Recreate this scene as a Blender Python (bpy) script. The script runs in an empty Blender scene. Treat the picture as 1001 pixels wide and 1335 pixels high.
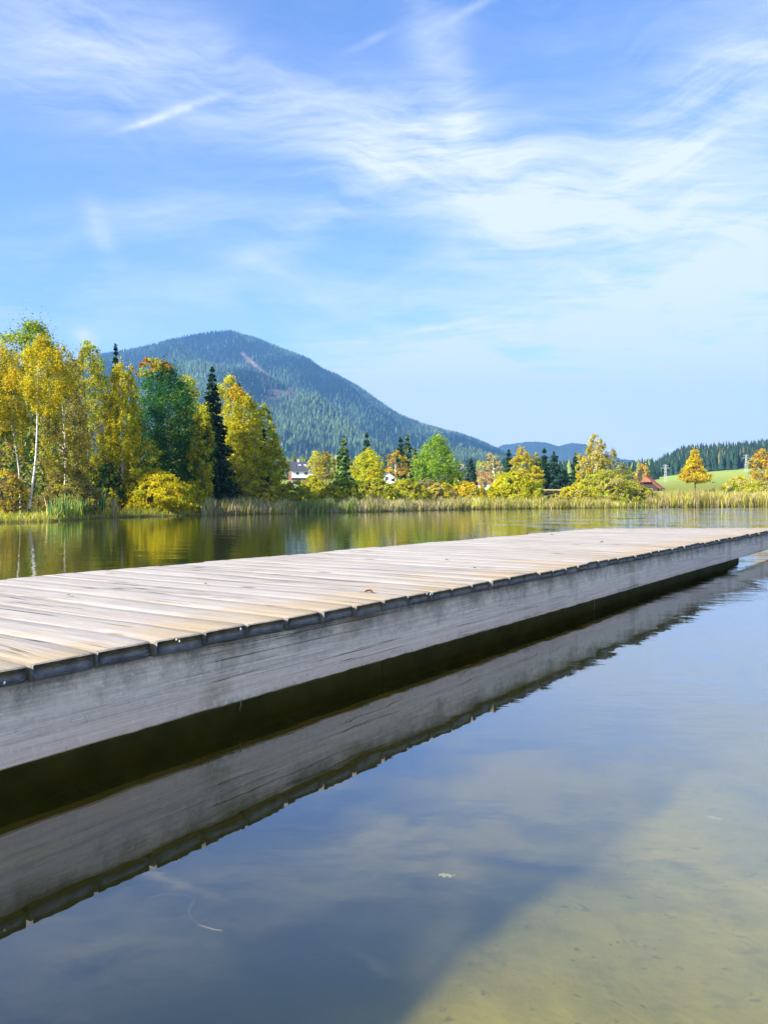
import bpy, math, random
import numpy as np
from mathutils import Vector, Matrix

R = math.radians
scene = bpy.context.scene
COL = scene.collection
rng = np.random.default_rng(7)

# ---------------------------------------------------------------- camera and measuring helpers
F, CX, HY, H = 1048.0, 500.5, 650.0, 1.0          # focal length in photo pixels, principal column, horizon row, eye height

def P(x, y, d):
    """World point seen at photo pixel (x, y) at depth d metres."""
    return Vector(((x - CX) * d / F, d, H + (HY - y) * d / F))

cam = bpy.data.cameras.new('camera'); co = bpy.data.objects.new('camera', cam); COL.objects.link(co)
co.location = (0, 0, H); co.rotation_euler = (R(90), 0, 0)
cam.sensor_fit = 'VERTICAL'; cam.sensor_height = 36.0
cam.lens = F / 1335 * 36.0
cam.shift_y = -(667.5 - HY) / 1335
cam.clip_start = 0.05; cam.clip_end = 40000
scene.camera = co

# ---------------------------------------------------------------- numpy noise
_tab = np.random.default_rng(3).random((256, 256))
def vnoise(x, y):
    x = np.asarray(x, float); y = np.asarray(y, float)
    xi = np.floor(x).astype(int); yi = np.floor(y).astype(int)
    fx = x - xi; fy = y - yi
    fx = fx * fx * (3 - 2 * fx); fy = fy * fy * (3 - 2 * fy)
    g = lambda a, b: _tab[a % 256, b % 256]
    return (g(xi, yi) * (1 - fx) + g(xi + 1, yi) * fx) * (1 - fy) + (g(xi, yi + 1) * (1 - fx) + g(xi + 1, yi + 1) * fx) * fy
def fbm(x, y, o=4):
    s = 0; a = .5
    for k in range(o):
        s = s + a * (vnoise(x * 2 ** k + 17 * k, y * 2 ** k + 31 * k) - .5); a *= .5
    return s
def sstep(a, b, x):
    t = np.clip((np.asarray(x, float) - a) / (b - a), 0, 1); return t * t * (3 - 2 * t)

# ---------------------------------------------------------------- mesh helpers
def link(name, me, mats, parent=None):
    o = bpy.data.objects.new(name, me); COL.objects.link(o)
    for m in (mats if isinstance(mats, (list, tuple)) else [mats]): me.materials.append(m)
    if parent: o.parent = parent
    return o

def mesh_np(name, V, Fc, mats, col=None, parent=None, smooth=False, midx=None):
    """V (n,3), Fc (m,k) one face size."""
    V = np.asarray(V, np.float32); Fc = np.asarray(Fc, np.int32); m, k = Fc.shape
    me = bpy.data.meshes.new(name)
    me.vertices.add(len(V)); me.vertices.foreach_set('co', V.ravel())
    me.loops.add(m * k); me.loops.foreach_set('vertex_index', Fc.ravel())
    me.polygons.add(m); me.polygons.foreach_set('loop_start', np.arange(0, m * k, k, dtype=np.int32))
    if midx is not None: me.polygons.foreach_set('material_index', np.asarray(midx, np.int32))
    if smooth: me.polygons.foreach_set('use_smooth', np.ones(m, bool))
    me.update(calc_edges=True)
    if col is not None:
        c = np.ones((len(V), 4), np.float32); c[:, :3] = col
        at = me.attributes.new('col', 'FLOAT_COLOR', 'POINT'); at.data.foreach_set('color', c.ravel())
    return link(name, me, mats, parent)

class MB:
    """Collects simple shapes into one mesh."""
    def __init__(s): s.v = []; s.f = []; s.m = []
    def add(s, vs, fs, m=0):
        n = len(s.v); s.v += [tuple(v) for v in vs]; s.f += [tuple(i + n for i in f) for f in fs]; s.m += [m] * len(fs); return s
    def box(s, lo, hi, m=0, M=None):
        x0, y0, z0 = lo; x1, y1, z1 = hi
        vs = [Vector(p) for p in ((x0,y0,z0),(x1,y0,z0),(x1,y1,z0),(x0,y1,z0),(x0,y0,z1),(x1,y0,z1),(x1,y1,z1),(x0,y1,z1))]
        if M: vs = [M @ v for v in vs]
        return s.add(vs, [(3,2,1,0),(4,5,6,7),(0,1,5,4),(1,2,6,5),(2,3,7,6),(3,0,4,7)], m)
    def tube(s, pts, rads, n=7, m=0, cap=True):
        pts = [Vector(p) for p in pts]; vs = []; fs = []
        for i, p in enumerate(pts):
            t = (pts[min(i + 1, len(pts) - 1)] - pts[max(i - 1, 0)]).normalized()
            a = Vector((0, 0, 1)) if abs(t.z) < .9 else Vector((1, 0, 0))
            u = t.cross(a).normalized(); w = t.cross(u)
            r = rads[i] if hasattr(rads, '__len__') else rads
            for k in range(n):
                an = 2 * math.pi * k / n
                vs.append(p + u * (r * math.cos(an)) + w * (r * math.sin(an)))
        for i in range(len(pts) - 1):
            for k in range(n):
                fs.append((i*n + k, i*n + (k+1) % n, (i+1)*n + (k+1) % n, (i+1)*n + k))
        if cap:
            fs.append(tuple(range(n))); fs.append(tuple((len(pts)-1)*n + k for k in reversed(range(n))))
        return s.add(vs, fs, m)
    def build(s, name, mats, parent=None, smooth=False):
        me = bpy.data.meshes.new(name); me.from_pydata(s.v, [], s.f)
        me.polygons.foreach_set('material_index', s.m)
        if smooth: me.polygons.foreach_set('use_smooth', [True] * len(s.f))
        me.update()
        return link(name, me, mats, parent)

def tag(o, label=None, cat=None, group=None, kind=None):
    if label: o['label'] = label
    if cat: o['category'] = cat
    if group: o['group'] = group
    if kind: o['kind'] = kind
    return o
def empty(name, loc, label, cat, group=None, rz=0):
    o = bpy.data.objects.new(name, None); COL.objects.link(o); o.empty_display_size = .2
    o.location = loc; o.rotation_euler = (0, 0, rz)
    return tag(o, label, cat, group)

# ---------------------------------------------------------------- node helper
class NT:
    def __init__(s, tree): s.t = tree; s.n = tree.nodes; s.l = tree.links
    def node(s, typ, **kw):
        nd = s.n.new(typ)
        ins = kw.pop('ins', {})
        for k, v in kw.items(): setattr(nd, k, v)
        for k, v in ins.items(): s.set(nd.inputs[k], v)
        return nd
    def set(s, sock, v):
        if hasattr(v, 'is_output') or isinstance(v, bpy.types.NodeSocket): s.l.new(v, sock)
        elif isinstance(v, bpy.types.Node): s.l.new(v.outputs[0], sock)
        else:
            if isinstance(v, (tuple, list)) and len(v) == 3 and sock.type == 'RGBA': v = (*v, 1)
            sock.default_value = v
    def math(s, op, a, b=None, c=None, clamp=False):
        nd = s.n.new('ShaderNodeMath'); nd.operation = op; nd.use_clamp = clamp
        s.set(nd.inputs[0], a)
        if b is not None: s.set(nd.inputs[1], b)
        if c is not None: s.set(nd.inputs[2], c)
        return nd.outputs[0]
    def vmath(s, op, a, b=None):
        nd = s.n.new('ShaderNodeVectorMath'); nd.operation = op; s.set(nd.inputs[0], a)
        if b is not None: s.set(nd.inputs[1], b)
        return nd.outputs['Value'] if op in ('DOT_PRODUCT', 'LENGTH') else nd.outputs[0]
    def mix(s, fac, a, b, bt='MIX'):
        nd = s.n.new('ShaderNodeMix'); nd.data_type = 'RGBA'; nd.blend_type = bt; nd.clamp_factor = True
        s.set(nd.inputs[0], fac); s.set(nd.inputs[6], a); s.set(nd.inputs[7], b); return nd.outputs[2]
    def noise(s, vec, scale, detail=4, rough=.55, dist=0.0):
        nd = s.n.new('ShaderNodeTexNoise')
        if vec is not None: s.set(nd.inputs['Vector'], vec)
        nd.inputs['Scale'].default_value = scale; nd.inputs['Detail'].default_value = detail
        nd.inputs['Roughness'].default_value = rough; nd.inputs['Distortion'].default_value = dist
        return nd.outputs[0]
    def mapping(s, vec, loc=(0,0,0), rot=(0,0,0), sc=(1,1,1), typ='POINT'):
        nd = s.n.new('ShaderNodeMapping'); nd.vector_type = typ; s.set(nd.inputs[0], vec)
        nd.inputs[1].default_value = loc; nd.inputs[2].default_value = rot; nd.inputs[3].default_value = sc
        return nd.outputs[0]
    def ramp(s, fac, stops, mode='LINEAR'):
        nd = s.n.new('ShaderNodeValToRGB'); s.set(nd.inputs[0], fac); cr = nd.color_ramp; cr.interpolation = mode
        while len(cr.elements) < len(stops): cr.elements.new(.5)
        for e, (p, c) in zip(cr.elements, stops):
            e.position = p; e.color = (*c, 1) if isinstance(c, (tuple, list)) else (c, c, c, 1)
        return nd.outputs[0]
    def map(s, v, a, b, c=0.0, d=1.0, smooth=False):
        nd = s.n.new('ShaderNodeMapRange'); s.set(nd.inputs[0], v)
        if smooth: nd.interpolation_type = 'SMOOTHSTEP'
        for i, q in enumerate((a, b, c, d)): nd.inputs[i + 1].default_value = q
        return nd.outputs[0]
    def bump(s, h, dist, strength=1.0):
        nd = s.n.new('ShaderNodeBump'); s.set(nd.inputs['Height'], h); nd.inputs['Distance'].default_value = dist
        nd.inputs['Strength'].default_value = strength
        return nd.outputs[0]

def material(name):
    m = bpy.data.materials.new(name); m.use_nodes = True; m.node_tree.nodes.clear()
    g = NT(m.node_tree); out = g.node('ShaderNodeOutputMaterial')
    return m, g, out
def principled(g, out, col, rough=.8, normal=None, spec=.3):
    b = g.node('ShaderNodeBsdfPrincipled'); g.set(b.inputs['Base Color'], col); g.set(b.inputs['Roughness'], rough)
    b.inputs['Specular IOR Level'].default_value = spec
    if normal is not None: g.set(b.inputs['Normal'], normal)
    g.l.new(b.outputs[0], out.inputs[0]); return b
def objco(g): return g.node('ShaderNodeTexCoord').outputs['Object']
def worldpos(g): return g.node('ShaderNodeNewGeometry').outputs['Position']

# ---------------------------------------------------------------- sun and sky
SUN_EL = R(32.0)
SUN_H = Vector((-0.80, -0.60, 0)).normalized()
SUN_DIR = Vector((SUN_H.x * math.cos(SUN_EL), SUN_H.y * math.cos(SUN_EL), math.sin(SUN_EL)))
sl = bpy.data.lights.new('sun', 'SUN'); so = bpy.data.objects.new('sun', sl); COL.objects.link(so)
sl.energy = 5.0; sl.angle = R(2.6); sl.color = (1.0, 0.92, 0.80)
so.rotation_euler = SUN_DIR.to_track_quat('Z', 'Y').to_euler(); so.location = (-30, -5, 40)

w = bpy.data.worlds.new('World'); scene.world = w; w.use_nodes = True
wt = w.node_tree; wt.nodes.clear(); g = NT(wt)
wout = g.node('ShaderNodeOutputWorld'); bg = g.node('ShaderNodeBackground')
sky = g.node('ShaderNodeTexSky'); sky.sky_type = 'NISHITA'; sky.sun_disc = False
sky.sun_elevation = SUN_EL; sky.sun_rotation = math.atan2(SUN_H.x, SUN_H.y) % (2 * math.pi)
sky.altitude = 700; sky.air_density = 1.0; sky.dust_density = 0.25; sky.ozone_density = 3.0
SKY_STRENGTH = 0.15
d = g.node('ShaderNodeTexCoord').outputs['Generated']
sep = g.node('ShaderNodeSeparateXYZ', ins={0: d})
az = g.math('ARCTAN2', sep.outputs[0], sep.outputs[1])
el = g.math('ARCSINE', sep.outputs[2])
ae = g.node('ShaderNodeCombineXYZ', ins={0: az, 1: el}).outputs[0]
# cirrus layer: directions projected on a high plane
zz = g.math('MAXIMUM', g.math('ADD', sep.outputs[2], .10), .06)
pl = g.node('ShaderNodeCombineXYZ', ins={0: g.math('DIVIDE', sep.outputs[0], zz), 1: g.math('DIVIDE', sep.outputs[1], zz)}).outputs[0]
warp = g.node('ShaderNodeTexNoise', ins={'Vector': pl, 'Scale': .7, 'Detail': 3.0}).outputs['Color']
plw = g.vmath('ADD', pl, g.vmath('SCALE', g.vmath('SUBTRACT', warp, (.5, .5, .5))))
plw.node.inputs[1].links[0].from_node.inputs['Scale'].default_value = 0.9
fib1 = g.noise(g.mapping(plw, rot=(0, 0, R(35)), sc=(.55, 2.6, 1)), 1.9, 10, .66, .7)
fib2 = g.noise(g.mapping(plw, rot=(0, 0, R(-20)), sc=(.5, 1.8, 1)), 3.4, 10, .7, 1.0)
soft = g.noise(plw, .8, 6, .55)
aew = g.vmath('ADD', ae, g.vmath('SCALE', g.vmath('SUBTRACT', g.node('ShaderNodeTexNoise', ins={'Vector': ae, 'Scale': 3.0, 'Detail': 3.0}).outputs['Color'], (.5, .5, .5))))
aew.node.inputs[1].links[0].from_node.inputs['Scale'].default_value = 0.22
fib3 = g.noise(g.mapping(aew, rot=(0, 0, R(-16)), sc=(2.2, 11, 1)), 2.0, 9, .66, .5)
fib4 = g.noise(g.mapping(aew, rot=(0, 0, R(-52)), sc=(2.0, 8, 1)), 2.0, 9, .68, .5)
fib = g.math('ADD', g.math('ADD', g.math('MULTIPLY', fib1, .25), g.math('MULTIPLY', fib2, .2)), g.math('ADD', g.math('MULTIPLY', fib3, .33), g.math('MULTIPLY', fib4, .22)))

def AE(x, y):
    return math.atan2(x - CX, F), math.atan2(HY - y, math.hypot(F, x - CX))
def blob(x, y, a, b, ang, amp):
    A, E = AE(x, y)
    p = g.mapping(ae, loc=(A, E, 0), rot=(0, 0, R(ang)), sc=(a / F, b / F, 1), typ='TEXTURE')
    return g.math('MULTIPLY', g.math('EXPONENT', g.math('MULTIPLY', g.vmath('DOT_PRODUCT', p, p), -1.0)), amp)
def total(lst):
    s = lst[0]
    for q in lst[1:]: s = g.math('ADD', s, q)
    return s
# angle: counter-clockwise, degrees (positive climbs to the right)
veil = total([blob(*q) for q in (
    (380, 140, 330, 55, -17, .55), (600, 215, 150, 66, -8, .62), (860, 225, 230, 70, 18, .55), (930, 110, 150, 60, 30, .38),
    (880, 430, 310, 105, 9, 1.15), (850, 545, 340, 75, 0, 1.2), (590, 505, 230, 60, -4, .9), (960, 330, 130, 70, 20, .5), (560, 50, 30, 90, 20, .34),
    (60, 70, 170, 60, -12, .42), (210, 285, 130, 30, 8, .38), (230, 375, 240, 24, -6, .42), (60, 395, 120, 30, 0, .30),
    (400, 300, 120, 26, 28, .34), (600, 120, 20, 90, 6, .2), (430, 370, 150, 22, -12, .3), (720, 290, 160, 36, 14, .35), (700, 575, 900, 80, 0, .95))]
    + [(lambda p: g.math('MULTIPLY', g.math('EXPONENT', g.math('MULTIPLY', g.vmath('DOT_PRODUCT', p, p), -1.0)), .9))(g.mapping(ae, loc=(2.1, .6, 0), sc=(.9, .6, 1), typ='TEXTURE'))])  # last patch: unseen cloud added behind the camera to brighten the dock's side
fibc = g.map(fib, .42, .585, 0, 1)
cir = g.math('MULTIPLY', veil, g.math('ADD', .24, g.math('MULTIPLY', fibc, 1.05)))
cir = g.math('ADD', cir, g.math('MULTIPLY', g.math('MULTIPLY', g.map(soft, .42, .72, 0, 1), fibc), .34))
trail = total([blob(*q) for q in (
    (196, 158, 34, 3.6, 21, .55), (245, 138, 44, 4.5, 19, .40), (690, 282, 80, 7, 11, .30), (590, 423, 100, 3.5, 10, .34), (646, 510, 7, 18, 14, .40),
    (130, 298, 13, 32, 22, .30), (620, 8, 40, 5, 20, .3), (485, 52, 30, 4, 20, .2))])
trail = g.math('MULTIPLY', trail, g.map(g.noise(ae, 60, 4, .6), .25, .6, .45, 1.1))
cumn = g.map(g.noise(ae, 45, 6, .6), .32, .62, .2, 1.2)
cum = g.math('MULTIPLY', total([blob(*q) for q in ((806, 592, 24, 8, 12, 1.1), (830, 602, 26, 8, 0, .7), (112, 440, 13, 9, 0, .8), (860, 600, 30, 8, 0, .5))]), cumn)
cl = g.math('MINIMUM', g.math('ADD', g.math('ADD', cir, trail), cum), .93)
cl = g.math('MULTIPLY', cl, g.map(sep.outputs[2], -.02, .03))
SKYMUL = g.mix(1.0, sky.outputs[0], (0.58, 0.64, 0.80), 'MULTIPLY')
skyc = g.mix(cl, SKYMUL, (2.75, 2.88, 3.05))
g.set(bg.inputs[0], skyc); bg.inputs[1].default_value = SKY_STRENGTH
g.l.new(bg.outputs[0], wout.inputs[0])

vs = scene.view_settings
vs.view_transform = 'Standard'; vs.look = 'None'; vs.exposure = 1.35; vs.gamma = 1.0

# ---------------------------------------------------------------- terrain functions
SH = np.array([(-1200, 16), (-600, 22), (-200, 28.5), (0, 34.6), (75, 36.6), (140, 43.7), (200, 46.4), (260, 49.5), (330, 53.0), (400, 56.6),
               (480, 61.6), (600, 74.0), (740, 83.8), (850, 91), (1001, 99.8), (1300, 116), (2200, 140)], float)
def S(a): return np.interp(a, SH[:, 0], SH[:, 1])
LZ = np.array([(0, .3), (30, .35), (60, .5), (90, .8), (130, 1.5), (200, 3.4), (300, 6), (600, 17), (1000, 34), (1500, 60), (3000, 100), (12000, 260)], float)
def forest_base_y(a): return np.interp(a, [820, 850, 900, 1001, 1200, 1600, 2200], [628, 623, 617, 609, 598, 585, 580])
def ground(X, Y):
    X = np.asarray(X, float); Y = np.asarray(Y, float)
    k = np.maximum(Y, 30.0); a = CX + F * X / k
    s = S(a); t = Y - s
    land = np.interp(Y, LZ[:, 0], LZ[:, 1]) + fbm(X * .02, Y * .02) * np.clip(t * .02, 0, 1.2)
    # meadow hill on the right
    lt = np.clip((np.log(np.maximum(Y, 1)) - math.log(118)) / (math.log(600) - math.log(118)), 0, 1.12)
    fy = forest_base_y(a)
    yh = 645 + (fy - 645) * lt ** .85
    hill = H + (HY - yh) * np.maximum(Y, 1) / F
    rise = H + (HY - (fy - 18 * np.clip((Y - 600) / 230, 0, 1))) * np.maximum(Y, 1) / F
    top = H + (HY - (fy - 18)) * 830 / F
    hill = np.where(Y > 600, np.where(Y > 830, top - (Y - 830) * .06, rise), hill)
    wgt = sstep(815, 880, a) * (Y > 118) * (1 - sstep(1200, 2600, Y))
    land = land * (1 - wgt) + np.maximum(hill, .9) * wgt
    land = np.where(t < 14, land * np.clip(t / 14, 0, 1) ** .5 * 1.0 + .02, land)
    bed = -0.10 - np.clip(-t, 0, 60) * .05
    bed = np.maximum(bed, -1.6)
    near = np.exp(-(np.hypot(X - .5, Y - 1.0) / 9.0) ** 2)
    bed = bed * (1 - near) + near * (-.97 - .02 * (Y - 1.5) + fbm(X * 1.1 + 9, Y * 1.1 + 4, 4) * .34)
    bed = np.where(t < -1, bed + fbm(X * .7, Y * .7) * .06, bed)
    return np.where(t > 0, land, np.minimum(bed, -.03))
def gz(x, y): return float(ground(np.array([x]), np.array([y]))[0])

# ---------------------------------------------------------------- ground sheet
mg, g, out = material('ground_soil_and_grass')
pos = worldpos(g); sp = g.node('ShaderNodeSeparateXYZ', ins={0: pos})
n1 = g.noise(pos, .09, 6, .6); n2 = g.noise(pos, 1.6, 6, .65); n3 = g.noise(g.mapping(pos, sc=(.4, 1.5, 1)), .035, 4, .5)
grass = g.mix(g.map(n3, .35, .65), (.20, .28, .035), (.28, .27, .05))
grass = g.mix(g.map(n1, .4, .75), grass, (.24, .19, .045))
grass = g.mix(g.map(n2, .3, .8, 0, .45), grass, (.08, .11, .02))
far = g.map(sp.outputs[1], 190, 420)
mead = g.mix(g.map(g.noise(g.mapping(pos, sc=(.35, 1.0, 1)), .016, 3, .5), .42, .58), (.28, .40, .055), (.33, .35, .075))
grass = g.mix(far, grass, mead)
mud = g.mix(g.map(n2, .3, .7), (.23, .19, .055), (.14, .12, .04))
shaded_mud = g.mix(g.map(n2, .3, .7), (.035, .045, .015), (.05, .055, .02))
sandy = g.mix(g.map(g.noise(pos, 2.6, 8, .68), .34, .68), (.62, .51, .08), (.44, .365, .058))
sandy = g.mix(g.map(g.noise(pos, 9, 6, .7), .58, .74, 0, .5), sandy, (.15, .125, .04))
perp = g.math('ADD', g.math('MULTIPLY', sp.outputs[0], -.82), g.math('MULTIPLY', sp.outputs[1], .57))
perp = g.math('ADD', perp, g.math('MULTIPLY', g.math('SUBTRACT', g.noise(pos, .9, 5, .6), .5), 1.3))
dk_ = g.math('MAXIMUM', g.map(sp.outputs[1], 4.0, 9.0, smooth=True), g.map(perp, 1.2, 2.2, smooth=True))  # dark mud towards the dock also paints in the dock's shadow
under = g.mix(dk_, sandy, shaded_mud)
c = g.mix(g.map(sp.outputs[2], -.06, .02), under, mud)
c = g.mix(g.map(g.math('ADD', sp.outputs[2], g.math('MULTIPLY', n2, .12)), .12, .28), c, grass)
deb = g.noise(pos, 13, 3, .6)
uw = g.map(sp.outputs[2], -.2, -.3)
c = g.mix(g.math('MULTIPLY', uw, g.map(deb, .63, .70, 0, .55)), c, (.09, .075, .03))
c = g.mix(g.math('MULTIPLY', uw, g.map(g.noise(pos, 1.5, 6, .65), .56, .68, 0, .35)), c, (.18, .165, .04))
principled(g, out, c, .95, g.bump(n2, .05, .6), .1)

cols = np.concatenate([np.linspace(-1100, -120, 30), np.linspace(-100, 1120, 150), np.linspace(1150, 2100, 30)])
vl = np.concatenate([np.linspace(0, .62, 20), np.linspace(.625, .70, 60), np.linspace(.71, .9, 20), np.linspace(.91, 1.0, 16), 1 + np.array([.003, .01, .02, .035, .05, .08, .12, .17, .23, .3, .4, .5, .62, .75, .9]),
                     np.geomspace(2.05, 12, 46), np.geomspace(13, 170, 30)])
Vg = []
for v in vl:
    s = S(cols)
    Y = -60 + (s + 60) * v if v <= 1 else (s * v if v < 3 else s * 3 + (np.interp(v, [3, 12, 170], [0, 700, 4250])))
    Y = Y + 0 * cols
    X = (cols - CX) / F * np.maximum(Y, 30)
    Vg.append(np.stack([X, Y, ground(X, Y)], 1))
nc = len(cols); V = np.concatenate(Vg)
ii = (np.arange(len(vl) - 1)[:, None] * nc + np.arange(nc - 1)[None]).ravel()
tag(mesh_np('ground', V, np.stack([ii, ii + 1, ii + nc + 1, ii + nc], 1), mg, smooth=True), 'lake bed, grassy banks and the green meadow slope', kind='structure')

# ---------------------------------------------------------------- water
mw, g, out = material('lake_water')
pos = worldpos(g); sp = g.node('ShaderNodeSeparateXYZ', ins={0: pos})
swell = g.noise(g.mapping(pos, rot=(0, 0, R(12)), sc=(.55, 1.1, 1)), 1.1, 2, .45)
rip = g.noise(g.mapping(pos, rot=(0, 0, R(-6)), sc=(.8, 2.0, 1)), 2.6, 3, .5)
chop = g.noise(g.mapping(pos, rot=(0, 0, R(8)), sc=(.7, 1.5, 1)), 3.2, 4, .6)
fine = g.noise(g.mapping(pos, sc=(.8, 1.7, 1)), 9, 2, .5)
dist = g.map(sp.outputs[1], 3, 14, smooth=True)
patch = g.noise(g.mapping(pos, sc=(.3, 1, 1)), .12, 3, .5)
side = g.math('DIVIDE', sp.outputs[0], g.math('MAXIMUM', sp.outputs[1], 4))
wind = g.math('MULTIPLY', g.map(side, .02, .42, smooth=True), g.map(sp.outputs[1], 8, 40, .15, 1, True))
wind = g.math('MULTIPLY', wind, g.map(g.noise(g.mapping(pos, sc=(.5, .35, 1)), .8, 4, .6), .47, .62, .10, 1.7))
amp_s = g.math('ADD', .0042, g.math('MULTIPLY', dist, .0048))
amp_r = g.math('ADD', .0005, g.math('MULTIPLY', dist, .0030))
h = g.math('MULTIPLY', swell, amp_s)
h = g.math('MULTIPLY_ADD', rip, amp_r, h)
h = g.math('MULTIPLY_ADD', chop, g.math('MULTIPLY', wind, .030), h)
h = g.math('MULTIPLY_ADD', fine, g.math('MULTIPLY', wind, .003), h)
nrm = g.bump(h, 1.0, 1.0)
inc = g.node('ShaderNodeNewGeometry').outputs['Incoming']
cosi = g.math('ABSOLUTE', g.vmath('DOT_PRODUCT', inc, nrm))
fr = g.math('MULTIPLY_ADD', g.math('POWER', g.math('SUBTRACT', 1.0, cosi, clamp=True), 2.8), .94, .06, clamp=True)
tr = g.node('ShaderNodeBsdfTransparent', ins={'Color': (.90, .90, .70)})
gl = g.node('ShaderNodeBsdfGlossy', ins={'Color': (.97, .98, 1.0), 'Roughness': .015, 'Normal': nrm})
mx = g.node('ShaderNodeMixShader', ins={0: fr, 1: tr.outputs[0], 2: gl.outputs[0]})
g.l.new(mx.outputs[0], out.inputs[0])
pv = g.node('ShaderNodeVolumePrincipled')
pv.inputs['Color'].default_value = (.20, .23, .05, 1); pv.inputs['Density'].default_value = .22
g.l.new(pv.outputs[0], out.inputs['Volume'])
cw = np.linspace(-1100, 2100, 60); V = []; NR = 14
for v in np.linspace(0, 1, NR):
    Y = -58 + (S(cw) + 2.2 + 58) * v; X = (cw - CX) / F * np.maximum(Y, 30); V.append(np.stack([X, Y, 0 * X], 1))
V = np.concatenate(V); n = len(cw); N0 = len(V)
ii = (np.arange(NR - 1)[:, None] * n + np.arange(n - 1)[None]).ravel()
top_f = np.stack([ii, ii + 1, ii + n + 1, ii + n], 1)
V = np.concatenate([V, V + np.array([0, 0, -2.4])])
ring = list(range(n)) + [k * n + n - 1 for k in range(1, NR)] + [(NR - 1) * n + k for k in range(n - 2, -1, -1)] + [k * n for k in range(NR - 2, 0, -1)]
side_f = np.array([(ring[(k + 1) % len(ring)], ring[k], ring[k] + N0, ring[(k + 1) % len(ring)] + N0) for k in range(len(ring))])
tag(mesh_np('water', V, np.concatenate([top_f, top_f[:, ::-1] + N0, side_f]), mw), 'calm green lake water mirroring trees and sky', kind='structure')

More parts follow.
